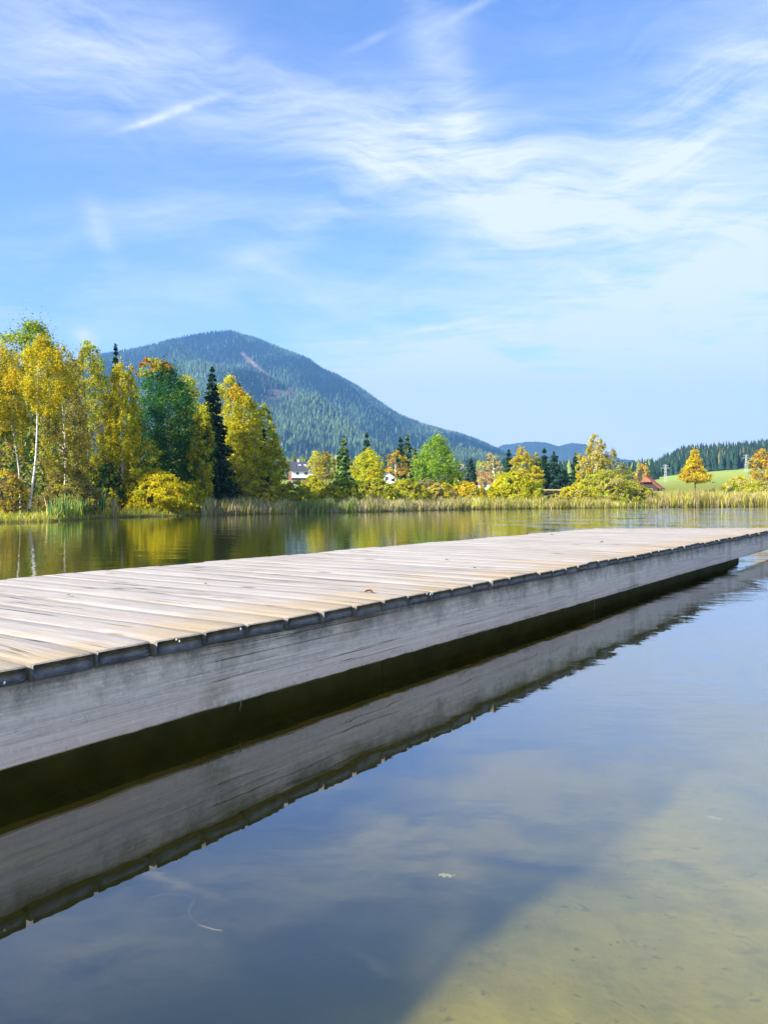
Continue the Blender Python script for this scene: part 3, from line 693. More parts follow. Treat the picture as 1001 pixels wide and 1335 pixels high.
# --- the wood on the left bank
T = tree
T('birch_tree', 'yellow birch with a slim white trunk, cut by the left edge of the picture', 'tree', -6, 447, 38, 560, 4.5, 'tall', dict(gold=4, yellow=3, olive=1.5), bark=m_birch, droop=1.7, dens=.62, trunk_px=3.2, lean=3, limbs=12)
T('birch_tree', 'leaning white birch with forked trunk and golden top, foremost in the left wood', 'tree', 36, 440, 34, 540, 2.6, 'top', dict(gold=3, yellow=5, olive=2), bark=m_birch, droop=1.5, dens=.75, trunk_px=3.6, lean=20, limbs=16)
T('birch_tree', 'slender white birch leaning left beside the forked golden birch', 'tree', 27, 500, 22, 600, 3.6, 'top', dict(gold=2, olive=3, brown=2), bark=m_birch, droop=1.6, dens=.3, trunk_px=2.4, lean=-14, limbs=12)
T('broadleaf_tree', 'tallest yellow-green tree, rising behind the golden birches of the left wood', 'tree', 42, 412, 50, 600, 15, 'tall', dict(lime=5, green=3, olive=2, yellow=.6), dens=1.15, clump=.26, rag=.5)
T('broadleaf_tree', 'green and yellow tree behind the birch at the left picture edge', 'tree', -40, 420, 50, 610, 14, 'tall', dict(lime=3, green=3, yellow=1), dens=.9)
T('birch_tree', 'thin half-bare olive birch with a grey trunk, right of the forked golden birch', 'tree', 82, 446, 30, 622, 5.0, 'tall', dict(olive=5, dull=3, gold=1.6, brown=2), bark=m_birch, droop=1.8, dens=.62, trunk_px=2.4, limbs=26)
T('broadleaf_tree', 'half-bare brownish olive tree beside the drooping yellow birch', 'tree', 112, 443, 30, 628, 7.0, 'tall', dict(olive=5, dull=3, yellow=1.4, lime=1.2), droop=1.5, dens=.60, trunk_px=3, limbs=26)
T('broadleaf_tree', 'pale lime topped tree peeping out behind the olive trees', 'tree', 118, 436, 20, 560, 17, 'tall', dict(lime=5, pale=2, green=1), dens=.7)
T('birch_tree', 'drooping bright yellow birch between the olive trees and the dark green tree', 'tree', 157, 470, 29, 606, 4.5, 'tall', dict(yellow=6, willow=3, olive=1.2), bark=m_birch, droop=2.2, dens=1.05, trunk_px=3, clump=.2, inner=.3, rag=.8)
spruce('spruce_tree', 'dark spruce tip showing above the drooping yellow birch', 151, 449, 16, 22, ('spruce', 'bluegreen'))
T('broadleaf_tree', 'large dark green round tree with a rusty top in the left wood', 'tree', 217, 470, 52, 648, 6.0, 'broad', dict(teal=10, green=1.6, bright=.5), dens=2.1, clump=.30, inner=.2, rag=.35,
  extra=[(202, 466, 24, 492, 1.6, 'dome', dict(lime=3, rust=2, orange=2, gold=1))])
T('broadleaf_tree', 'small yellow tree in front of the dark green round tree', 'tree', 188, 566, 24, 640, 3.6, 'broad', dict(yellow=4, olive=3, lime=2), dens=.4)
spruce('spruce_tree', 'small dark spruce tip behind the dark green round tree', 209, 471, 14, 25, ('spruce',))
T('broadleaf_tree', 'pale yellow-green tree between the dark green tree and the tall spruce', 'tree', 242, 483, 22, 600, 13, 'tall', dict(willow=4, lime=3, pale=2), dens=.9)
T('broadleaf_tree', 'slim olive yellow tree growing up before the tall dark spruce', 'tree', 262, 520, 17, 655, 2.5, 'tall', dict(olive=4, willow=3, yellow=2), dens=1.0, droop=1.4)
spruce('spruce_tree', 'tallest dark spruce standing in the middle of the left wood', 277, 478, 33, 5.5, ('spruce', 'spruce', 'bluegreen'), dens=1.5)
T('broadleaf_tree', 'pale golden tree just right of the tallest spruce', 'tree', 298, 484, 24, 610, 10, 'tall', dict(pale=3, yellow=3, lime=2, willow=3), dens=.95)
T('broadleaf_tree', 'olive yellow tree with an orange tip right of the pale golden tree', 'tree', 318, 506, 25, 640, 6.5, 'tall', dict(willow=4, olive=4, yellow=2), dens=1.05, extra=[(309, 500, 11, 524, 1.5, 'dome', dict(orange=3, gold=3))])
spruce('spruce_tree', 'dark spruce tip above the olive trees at the right of the left wood', 312, 501, 17, 17, ('spruce',))
T('broadleaf_tree', 'lime yellow tree at the right end of the left wood', 'tree', 341, 521, 19, 640, 9, 'tall', dict(willow=4, lime=3, olive=3), dens=1.0)
spruce('spruce_tree', 'narrow dark spruce half hidden at the right end of the left wood', 344, 556, 13, 7.5, ('spruce',))
T('broadleaf_tree', 'low olive tree sloping down towards the grey-roofed house', 'tree', 354, 572, 23, 648, 6.0, 'broad', dict(olive=5, willow=3, lime=2), dens=1.1)
T('bush', 'big mounded golden yellow bush on the left water edge', 'bush', 199, 611, 58, 674, 3.0, 'dome', dict(yellow=7, gold=.8, willow=2.5), dens=1.6, clump=.22, parts=('foliage', 'stem'), stems=14, flat=.75, inner=.55)
T('bush', 'small olive bush at the right foot of the big golden bush', 'bush', 250, 632, 17, 672, 2.0, 'dome', dict(olive=4, willow=2, yellow=1), dens=1.3, parts=('foliage', 'stem'), stems=7)
T('bush', 'orange leaved bush under the birch at the left picture edge', 'bush', 12, 610, 24, 676, 2.5, 'dome', dict(gold=2, orange=1, brown=4, olive=2), dens=.8, parts=('foliage', 'stem'), stems=9, rag=.9)
T('bush', 'grey-brown thicket below the half-bare olive trees', 'bush', 92, 606, 34, 672, 4.0, 'dome', dict(dull=4, brown=3, olive=2), dens=.8, parts=('foliage', 'stem'), stems=16, rag=.9)
T('bush', 'dark green bush under the drooping yellow birch', 'bush', 140, 598, 22, 668, 4.5, 'dome', dict(teal=3, green=2, dull=2), dens=1.0, parts=('foliage', 'stem'), stems=7)
T('bush', 'yellow-leaved little bush between the dark bush and the golden bush', 'bush', 142, 634, 13, 668, 2.4, 'dome', dict(yellow=3, lime=2, olive=1), dens=.7, parts=('foliage', 'stem'), stems=6)
T('bush', 'brown shrub under the dark green round tree beside the golden bush', 'bush', 172, 590, 20, 640, 6.5, 'dome', dict(brown=3, dull=3, olive=2), dens=.9, parts=('foliage', 'stem'), stems=9)

# --- bushes behind the reeds, middle of the shore
bush_rows = [
    ('wide olive mounded bush right of the left wood', 330, 623, 34, 662, 5, dict(olive=6, willow=2, dull=2)),
    ('yellow-flecked bush before the wide olive mound', 345, 634, 15, 660, 3.5, dict(gold=1, yellow=3, olive=3)),
    ('olive bush in front of the grey-roofed house', 384, 627, 26, 662, 6, dict(olive=4, willow=4, lime=2)),
    ('yellow bush rising just right of the grey-roofed house', 407, 619, 19, 650, 14, dict(willow=4, yellow=2, olive=2)),
    ('golden low bush beneath the orange-brown tree', 431, 632, 18, 660, 5, dict(gold=1, olive=3, yellow=3)),
    ('green bush below the spruce right of the grey-roofed house', 447, 623, 22, 658, 8, dict(green=2, olive=4, willow=2)),
    ('broad olive bush below the round yellow-green tree', 487, 622, 32, 660, 6, dict(olive=5, willow=3, green=2)),
    ('olive yellow bush below the orange birch', 528, 625, 32, 660, 6, dict(olive=4, willow=4, yellow=1)),
    ('small golden tree-like bush before the round yellow-green tree', 484, 611, 6, 640, 22, dict(gold=4, yellow=2)),
    ('grey half-bare bush below the bright green tree', 556, 624, 20, 656, 9, dict(grey=4, brown=2, olive=2)),
    ('orange-tinted bush below the bright green tree', 573, 628, 22, 655, 6, dict(gold=3, olive=3, straw=1)),
    ('rounded orange-gold bush in front of the red-roofed house', 609, 626, 24, 655, 6, dict(gold=5, yellow=4, orange=.5)),
    ('bright yellow rounded willow bush right of the red-roofed house', 668, 614, 31, 657, 6, dict(willow=6, yellow=5, lime=2)),
    ('green lower bush leaning on the bright yellow willow bush', 694, 626, 15, 656, 7, dict(lime=4, green=2, willow=3)),
    ('big olive yellow shrub under the tall golden birch', 790, 612, 40, 660, 5, dict(olive=5, willow=4, straw=1.5, lime=2)),
    ('yellow shrub at the left foot of the big olive shrub', 752, 630, 22, 660, 4, dict(willow=4, yellow=2, straw=2)),
    ('sandy orange shrub at the water edge left of the big olive shrub', 728, 643, 17, 661, 3, dict(straw=3, gold=2, olive=2)),
    ('olive shrub below the right red-roofed house', 826, 629, 24, 661, 4.5, dict(olive=4, willow=3, brown=2)),
    ('dark twiggy shrub in the middle of the big olive shrub', 800, 622, 14, 648, 3, dict(dull=4, brown=3, green=2)),
    ('yellow-green bush among the reeds towards the right picture edge', 990, 626, 26, 658, 8, dict(willow=4, olive=3, straw=2)),
    ('dark green low bush on the meadow edge', 958, 632, 13, 650, 14, dict(green=3, olive=3)),
    ('pale yellow shrub above the reeds under the right orange tree', 962, 620, 20, 650, 20, dict(willow=3, straw=3, yellow=2)),
]
for lab, x, yt, hw, yb, off, pal in bush_rows:
    T('bush', lab, 'bush', x, yt, hw * 1.14, yb, off, 'dome', pal, dens=1.45, clump=.24, parts=('foliage', 'stem'), stems=8, flat=.8, inner=.5)

# --- trees of the middle distance
T('broadleaf_tree', 'orange-brown tree just right of the grey-roofed house', 'tree', 424, 589, 17, 640, 40, 'broad', dict(gold=2, brown=3, olive=4), dens=1.0)
T('broadleaf_tree', 'pale yellow tree behind the orange-brown tree', 'tree', 412, 586, 13, 630, 60, 'broad', dict(pale=3, willow=2), dens=.9)
spruce('spruce_tree', 'dark green spruce left of the round yellow-green tree', 448, 569, 18, 32, ('spruce', 'green', 'larch'), dens=1.4)
T('broadleaf_tree', 'round yellow-green tree right of the dark green spruce', 'tree', 480, 582, 23, 642, 36, 'broad', dict(willow=6, lime=3, yellow=2), dens=1.3)
spruce('spruce_tree', 'dark spruce tip above the round yellow-green tree', 478, 564, 13, 70, ('spruce',))
T('birch_tree', 'small orange birch with white twin trunks', 'tree', 514, 586, 14, 622, 26, 'broad', dict(orange=2, gold=3, brown=2), bark=m_birch, dens=.75, trunk_px=2.0, lean=2)
spruce('spruce_tree', 'blue-green spruce left of the bright green tree', 522, 570, 15, 50, ('spruce', 'bluegreen'), dens=1.2)
spruce('spruce_tree', 'taller green spruce touching the bright green tree', 531, 567, 15, 46, ('spruce', 'larch'), dens=1.2)
spruce('larch_tree', 'drooping olive larch in front of the two spruces', 541, 586, 16, 36, ('larch', 'olive', 'spruce'), dens=1.3)
T('broadleaf_tree', 'large bright green tree in the middle of the far shore', 'tree', 569, 566, 30, 645, 32, 'broad', dict(bright=6, lime=4, green=4), dens=1.3, clump=.22, droop=1.3)
T('broadleaf_tree', 'dark olive tree at the right foot of the bright green tree', 'tree', 592, 612, 12, 645, 30, 'broad', dict(green=3, brown=2, olive=2), dens=1.1)
spruce('spruce_tree', 'dark spruce between the white house and the red-roofed house', 614, 598, 12, 85, ('spruce', 'bluegreen'))
T('broadleaf_tree', 'pale half-bare tree behind the red-roofed house', 'tree', 631, 598, 13, 630, 100, 'broad', dict(pale=2, grey=3, willow=1), dens=.8)
T('birch_tree', 'thinly leaved ochre birch with white trunks behind the red-roofed house', 'tree', 645, 590, 15, 625, 75, 'tall', dict(straw=3, grey=3, gold=1.2), bark=m_birch, dens=.6, trunk_px=1.6, lean=-3)
spruce('spruce_tree', 'dark spruce left of the golden tree', 663, 587, 11, 55, ('spruce',), dens=1.2)
T('broadleaf_tree', 'golden yellow tree above the bright yellow willow bush', 'tree', 680, 583, 14, 640, 44, 'tall', dict(yellow=5, gold=4, willow=1), dens=1.2)
T('broadleaf_tree', 'slim olive tree right of the golden yellow tree', 'tree', 697, 586, 10, 640, 46, 'tall', dict(olive=3, larch=3, gold=1), dens=1.1)
T('broadleaf_tree', 'small yellow birch before the dark spruces', 'tree', 698, 606, 11, 645, 30, 'tall', dict(yellow=4, gold=2, olive=2), dens=1.1)
spruce('spruce_tree', 'tall dark spruce at the left of the spruce trio', 709, 584, 12, 50, ('spruce',), dens=1.2)
spruce('spruce_tree', 'blue-green spruce in the middle of the spruce trio', 722, 589, 17, 44, ('spruce', 'bluegreen'), dens=1.4)
spruce('spruce_tree', 'low dark spruce at the right of the spruce trio', 736, 612, 11, 48, ('spruce',))
spruce('spruce_tree', 'dark spruce just left of the tall golden birch', 750, 591, 13, 40, ('spruce',), dens=1.3)
T('birch_tree', 'tall golden birch with an airy grey-tipped crown on the right shore', 'tree', 776, 562, 18, 640, 14, 'tall', dict(gold=2, yellow=3, straw=3, olive=2), bark=m_birch, dens=.85, trunk_px=1.8, droop=1.3, rag=1.0,
  extra=[(760, 600, 14, 640, 1.0, 'dome', dict(gold=2, yellow=3, olive=2))])
T('birch_tree', 'sparse grey-green birch leaning right of the tall golden birch', 'tree', 793, 582, 15, 640, 17, 'birch', dict(grey=3, olive=3, straw=1), bark=m_birch, dens=.4, trunk_px=1.2, lean=6, rag=1.0)
T('broadleaf_tree', 'dull green tree behind the tall golden birch', 'tree', 812, 604, 16, 645, 24, 'broad', dict(olive=3, green=2, grey=2), dens=.9)
T('broadleaf_tree', 'orange tree behind the right red-roofed house', 'tree', 837, 604, 12, 635, 90, 'broad', dict(orange=3, gold=2, rust=1, straw=1), dens=1.0)
T('broadleaf_tree', 'bright orange-yellow tree standing alone before the meadow slope', 'tree', 905, 586, 18, 629, 22, 'cone', dict(gold=6, orange=1.2, yellow=4), dens=1.5, trunk_px=2.2, clump=.22,
  extra=[(917, 616, 14, 630, 1.0, 'dome', dict(gold=3, yellow=3))])
T('broadleaf_tree', 'orange tree with thin crown at the right picture edge', 'tree', 995, 584, 17, 628, 26, 'broad', dict(orange=2, gold=3, brown=2, straw=1), dens=.9, trunk_px=2)

# ---------------------------------------------------------------- uncountable plants
def reeds(name, label, x0, x1, o0, o1, hmin, hmax, n, pal, wid=.035, seed=1, lean=.12):
    r = np.random.default_rng(seed); a = r.uniform(x0, x1, n); s = S(a) + r.uniform(o0, o1, n)
    X = (a - CX) * s / F; Z = ground(X, s); Z = np.maximum(Z, -.12)
    hh = r.uniform(hmin, hmax, n) * (.50 + .62 * vnoise(a * .07, s * .3) + .45 * vnoise(a * .31 + 7, s * .9)); th = r.uniform(0, 6.28, n)
    lx = r.normal(0, lean, n) * hh; ly = r.normal(0, lean, n) * hh; wv = wid * r.uniform(.6, 1.4, n)
    ux, uy = np.cos(th) * wv, np.sin(th) * wv * .5
    b = np.stack([X, s, Z], 1); V = np.zeros((n, 6, 3))
    mid = b + np.stack([lx * .3, ly * .3, hh * .55], 1); tip = b + np.stack([lx, ly, hh], 1); u = np.stack([ux, uy, 0 * ux], 1)
    V[:, 0] = b - u; V[:, 1] = b + u; V[:, 2] = mid + u; V[:, 3] = mid - u; V[:, 4] = tip + u * .15; V[:, 5] = tip - u * .15
    i = np.arange(n)[:, None] * 6
    Fq = np.concatenate([i + [0, 1, 2, 3], i + [3, 2, 4, 5]])
    names = list(pal); w_ = np.array([pal[k] for k in names], float); w_ /= w_.sum()
    patch = vnoise(a * .05 + seed, s * .2); ci = r.choice(len(names), n, p=w_)
    col = np.array([PAL[k] for k in names])[ci] * np.exp(r.normal(0, .25, n))[:, None] * (.7 + .6 * patch)[:, None]
    return tag(mesh_np(name, V.reshape(-1, 3), Fq, m_leaf, col=np.repeat(np.clip(col, 0, .8), 6, 0)), label, kind='stuff')
PAL['cattail'] = (.17, .29, .055); PAL['bluereed'] = (.05, .15, .07); PAL['dead'] = (.48, .37, .20); PAL['deadgrey'] = (.44, .39, .28)
reeds('cattails', 'fresh green cattail blades on the left bank', 62, 122, .3, 1.8, .35, 1.05, 420, dict(cattail=4, lime=2, bluereed=2, straw=1), .022, 2)
reeds('cattails', 'blue-green cattail blades beside the dark bush on the left bank', 98, 137, .6, 2.6, .3, 1.0, 520, dict(bluereed=5, cattail=1, deadgrey=2), .022, 12)
reeds('bank_grass', 'low yellow-green grass along the left bank', -300, 330, -.15, 2.6, .08, .34, 9000, dict(lime=3, olive=3, straw=2, cattail=1), .014, 3, .4)
reeds('reeds', 'grey-green reed belt in the middle of the far shore', 262, 610, -.4, 3.2, .38, .85, 8500, dict(deadgrey=4, dead=3, straw=2, olive=2, green=1), .032, 4)
reeds('reeds', 'fresh green reeds among the grey reed belt', 385, 465, -.3, 1.5, .5, .85, 900, dict(cattail=3, green=2), .03, 5)
reeds('reeds', 'straw coloured reed belt before the red-roofed house', 575, 860, -.4, 3.2, .35, .85, 6500, dict(straw=3, dead=2, olive=3, lime=2), .034, 6)
reeds('reeds', 'tall golden reed belt at the foot of the meadow', 842, 1100, -.3, 7.0, .6, 1.45, 8500, dict(straw=3, dead=4, willow=2, olive=3, brown=1), .045, 8)
reeds('meadow_grass', 'rough straw grass between reeds and meadow', 842, 1100, 7.0, 26, .3, .8, 6000, dict(straw=3, willow=2, lime=3, olive=2), .05, 9, .3)
reeds('dead_stalks', 'pale dead stalks beside the big golden bush', 146, 153, -.1, .5, .5, 1.1, 60, dict(dead=3, deadgrey=3), .02, 10)
# dark undergrowth filling the inside of the left wood
r = np.random.default_rng(44); n = 26000
a = r.uniform(-260, 385, n); s = S(a) + r.uniform(7, 26, n); X = (a - CX) * s / F
lim = np.interp(a, [-260, 60, 140, 300, 345, 385], [5.0, 5.0, 4.2, 3.6, 2.2, 1.0])
Z = ground(X, s) + lim * r.random(n) ** .9 * (.55 + .7 * vnoise(a * .06, s * .15))
ck = np.array([PAL['dull'], PAL['green'], PAL['teal'], PAL['brown'], PAL['olive']])[r.choice(5, n, p=[.3, .2, .18, .17, .15])]
V, Fc = leaf_quads(np.stack([X, s, Z], 1), .14, np.tile([0, -.4, .4], (n, 1)), .65, r)
tag(mesh_np('undergrowth', V, Fc, m_leaf, col=np.repeat(ck * np.exp(r.normal(0, .3, n))[:, None], 4, 0)), 'dense shady undergrowth inside the left wood', kind='stuff')

# ---------------------------------------------------------------- mountains
mm, g, out = material('forest_floor'); pos = worldpos(g)
at = g.node('ShaderNodeAttribute', attribute_name='col').outputs['Color']
n1 = g.noise(pos, .03, 6, .7); n2 = g.noise(pos, .006, 5, .6)
c = g.mix(1, at, g.ramp(n1, [(.25, .45), (.75, 1.5)]), 'MULTIPLY'); c = g.mix(1, c, g.ramp(n2, [(.3, .7), (.7, 1.3)]), 'MULTIPLY')
principled(g, out, c, 1, g.bump(n1, 14, .8), .0)

RID = np.array([(-500, 520), (-200, 505), (0, 492), (100, 472), (140, 462), (165, 457), (200, 450), (235, 441), (270, 434), (300, 432), (315, 437), (340, 445), (370, 457), (395, 466), (407, 472), (418, 481), (440, 490), (465, 505),
                (490, 522), (520, 541), (550, 554), (580, 563), (600, 567), (620, 574), (645, 585), (665, 595), (720, 610), (900, 622)], float)
def mountain_z(a, Y):
    yr = np.interp(a, RID[:, 0], RID[:, 1]) + 2.5
    t = (Y - 1300) / (3000 - 1300)
    X = (a - CX) / F * Y
    rid = 1 - np.abs(2 * vnoise(X * .0042 + Y * .0016 + 3, Y * .0011) - 1)           # spurs running down the slope
    y_ = 612 + (yr - 612) * (np.clip(t, 0, 1) ** .92)
    z = H + (HY - y_) * Y / F
    env = np.clip(np.sin(np.pi * np.clip(t, 0, 1)), 0, 1) ** .8 * np.clip((612 - yr) / 120, .05, 1)
    z = z + env * ((rid - .5) * 150 + fbm(X * .006, Y * .006, 4) * 80)
    back = np.clip(t - 1, 0, None)
    z = np.where(t > 1, (H + (HY - yr) * 3000 / F) * (1 - .9 * np.clip(back * 1.4, 0, 1)), z)
    return z
def clearing(a, Y):
    """Bare strips and the old quarry, measured on the slope: 1 = bare."""
    yy = HY - (mountain_z(a, Y) - H) * F / Y
    def seg(x1, y1, x2, y2, w_):
        t = np.clip(((a - x1) * (x2 - x1) + (yy - y1) * (y2 - y1)) / ((x2 - x1) ** 2 + (y2 - y1) ** 2), 0, 1)
        return np.hypot(a - x1 - t * (x2 - x1), yy - y1 - t * (y2 - y1)) / w_
    dd = np.minimum.reduce([seg(316, 462, 330, 476, 5.5), seg(330, 476, 352, 493, 5.0), seg(352, 493, 368, 500, 4), seg(352, 510, 378, 514, 6), seg(345, 519, 366, 521, 5), seg(378, 508, 386, 520, 5)])
    return dd * 1.3 + .5 * fbm(a * .2, Y * .01) < 1
am = np.concatenate([np.linspace(-480, 90, 40), np.linspace(100, 720, 210)]); Ym = np.concatenate([np.linspace(1290, 3000, 110), np.linspace(3040, 4200, 14)])
A, YY = np.meshgrid(am, Ym); Z = mountain_z(A, YY); X = (A - CX) / F * YY
bare = clearing(A, YY)
lowm = sstep(2100, 1450, YY)
colm = np.where(bare[..., None], np.array([.15, .115, .085]), np.array([.009, .024, .017]) * (1 + lowm[..., None] * 1.0))
n = len(am); ii = (np.arange(len(Ym) - 1)[:, None] * n + np.arange(n - 1)[None]).ravel()
tag(mesh_np('mountain', np.stack([X, YY, Z], -1).reshape(-1, 3), np.stack([ii, ii + 1, ii + n + 1, ii + n], 1), mm, col=colm.reshape(-1, 3), smooth=True), 'broad forested mountain with a bare strip below its summit', kind='structure')

def far_trees(name, label, A, Y, Z, hh, col, r, wr=.2, tiers=3):
    """Small conifers as ragged stacked cones, one object."""
    n = len(A); X = (A - CX) / F * Y; K = 6
    an = (np.arange(K) / K * 2 * np.pi)[None] + r.uniform(0, 1, (n, 1))
    V = []; Fc = []; base = 0
    for t in range(tiers):
        z0 = (.06 + .26 * t); z1 = min(1.0, z0 + .5 + .06 * t) if t < tiers - 1 else 1.0
        rad = hh[:, None] * wr * (1 - .30 * t) * r.uniform(.65, 1.3, (n, K))
        ring = np.stack([X[:, None] + rad * np.cos(an), Y[:, None] + rad * np.sin(an), Z[:, None] + hh[:, None] * (z0 + r.uniform(-.05, .05, (n, K)))], -1)
        tip = np.stack([X, Y, Z + hh * z1], -1)[:, None]
        V.append(np.concatenate([ring, tip], 1))
    V = np.concatenate(V, 1); m = V.shape[1]; tri = []
    for t in range(tiers):
        for k in range(K): tri.append((t * (K + 1) + k, t * (K + 1) + (k + 1) % K, t * (K + 1) + K))
    Fc = (np.arange(n)[:, None, None] * m + np.array(tri)[None]).reshape(-1, 3)
    return tag(mesh_np(name, V.reshape(-1, 3), Fc, m_needle, col=np.repeat(col, m, 0)), label, kind='stuff')

r = np.random.default_rng(21); n = 70000
A = r.uniform(60, 720, n); t = r.random(n) ** .75; YY = 1400 + t * 1640
A = np.concatenate([A, r.uniform(120, 700, 1500)]); YY = np.concatenate([YY, r.uniform(2960, 3030, 1500)]); n = len(A)
ok = ~clearing(A, YY); A, YY = A[ok], YY[ok]; n = len(A)
Z = mountain_z(A, YY) - 1.5; X = (A - CX) / F * YY
mixv = np.clip(vnoise(X * .006, YY * .005) * 1.5 - .68 + .55 * sstep(2300, 1450, YY) + r.normal(0, .30, n), 0, 1)
cA = np.array([.006, .020, .019]); cB = np.array([.10, .155, .065])
col = cA + (cB - cA) * mixv[:, None]; col *= np.exp(r.normal(0, .22, n))[:, None]
far_trees('mountain_forest', 'mixed dark conifer forest covering the mountain', A, YY, Z, r.uniform(11, 21, n), col, r, .21)

# blue hills far behind
def hills(name, label, pts, Yr, Yf, yf, seed, col, amp=30):
    pts = np.array(pts, float); a_ = np.linspace(pts[0, 0], pts[-1, 0], 220); Ys = np.concatenate([np.linspace(Yf, Yr, 40), np.linspace(Yr + 60, Yr + 900, 6)])
    A, Y_ = np.meshgrid(a_, Ys); yr = np.interp(A, pts[:, 0], pts[:, 1]) + fbm(A * .35 + seed, A * 0 + seed, 3) * 2.2
    t = np.clip((Y_ - Yf) / (Yr - Yf), 0, 1); X = (A - CX) / F * Y_
    y_ = yf + (yr - yf) * t ** .85; z = H + (HY - y_) * Y_ / F
    z += np.sin(np.pi * t) * ((1 - np.abs(2 * vnoise(X * .0022 + seed, Y_ * .0006) - 1) - .5) * amp * 3 + fbm(X * .004, Y_ * .004) * amp)
    z = np.where(Y_ > Yr, (H + (HY - yr) * Yr / F) * (1 - (Y_ - Yr) / 1000), z)
    n = len(a_); ii = (np.arange(len(Ys) - 1)[:, None] * n + np.arange(n - 1)[None]).ravel()
    tag(mesh_np(name, np.stack([X, Y_, z], -1).reshape(-1, 3), np.stack([ii, ii + 1, ii + n + 1, ii + n], 1), mm, col=np.tile(col, (A.size, 1)), smooth=True), label, kind='structure')
hills('hills', 'blue double-topped hills on the horizon', [(520, 640), (600, 612), (640, 588), (655, 580), (690, 575.5), (712, 577), (728, 581.5), (745, 577.5), (762, 579), (785, 590), (830, 612), (900, 640)], 4000, 3500, 632, 3, (.035, .055, .03), 34)
hills('hills', 'nearer dark blue hill shoulder behind the right shore', [(690, 640), (730, 615), (760, 600), (785, 592), (800, 595), (812, 599), (826, 600), (836, 610), (850, 622), (900, 640)], 3600, 3300, 636, 9, (.035, .055, .03), 22)

# woods between the shore and the mountain, and on the meadow hill
r = np.random.default_rng(61); n = 2600
A = r.uniform(300, 850, n); YY = 420 + 900 * r.random(n) ** .8; X = (A - CX) / F * YY; Z = ground(X, YY)
light = (A < 470) & (r.random(n) < .75); dk = np.array([.022, .048, .022]); lt = np.array([.15, .18, .045])
col = np.where(light[:, None], lt, dk + (lt - dk) * (r.random(n) < .16)[:, None] * .8) * np.exp(r.normal(0, .25, n))[:, None]
hh = r.uniform(9, 15, n) * np.where(A < 470, 1.15, .95)
far_trees('valley_wood', 'belt of mixed wood in front of the mountain foot', A, YY, Z - .3, hh, col, r, .24)
r = np.random.default_rng(62); n = 2300
A = r.uniform(838, 1160, n); YY = 597 + 250 * r.random(n); X = (A - CX) / F * YY; Z = ground(X, YY)
k = sstep(836, 895, A); hh = r.uniform(11, 18, n) * (.45 + .55 * k)
mixv = (r.random(n) < .10) * r.random(n); col = dk + (np.array([.13, .12, .045]) - dk) * mixv[:, None]; col = col * np.exp(r.normal(0, .28, n))[:, None]
far_trees('spruce_wood', 'dark spruce wood along the top of the meadow hill', A, YY, Z - .3, hh, col, r, .2, 4)

# ---------------------------------------------------------------- houses
def flat_mat(name, a, b, sc=2.0, rough=.8, stripes=None):
    m, g, out = material(name); oc = objco(g); n1 = g.noise(oc, sc, 5, .6)
    c = g.mix(g.map(n1, .3, .7), a, b)
    nm = None
    if stripes:
        wv = g.node('ShaderNodeTexWave', ins={'Vector': oc, 'Scale': stripes, 'Distortion': .6}); wv.bands_direction = 'X'
        c = g.mix(g.map(wv.outputs[1], .75, 1, 0, .4), c, tuple(x * .6 for x in a)); nm = g.bump(wv.outputs[1], .03)
    principled(g, out, c, rough, nm); return m
M_WALLW = flat_mat('white_render', (.80, .79, .76), (.68, .67, .64)); M_ROOFG = flat_mat('grey_slate', (.085, .085, .105), (.06, .06, .075), 1, .6, 3)
M_ROOFR = flat_mat('red_tiles', (.36, .12, .065), (.26, .09, .05), 1.2, .7, 3); M_DARKW = flat_mat('dark_timber', (.06, .04, .03), (.035, .025, .02), 3, .8, 4)
M_REDW = flat_mat('reddish_timber', (.25, .09, .05), (.17, .07, .04), 3)
M_GLASS, g_, out_ = material('window_glass'); principled(g_, out_, (.03, .04, .055), .08, None, .5)
M_STEEL = flat_mat('pale_steel', (.45, .47, .47), (.36, .38, .38)); M_RAIL = flat_mat('yellow_timber', (.5, .40, .18), (.38, .29, .13))  # rail timber is yellowish by its own colour

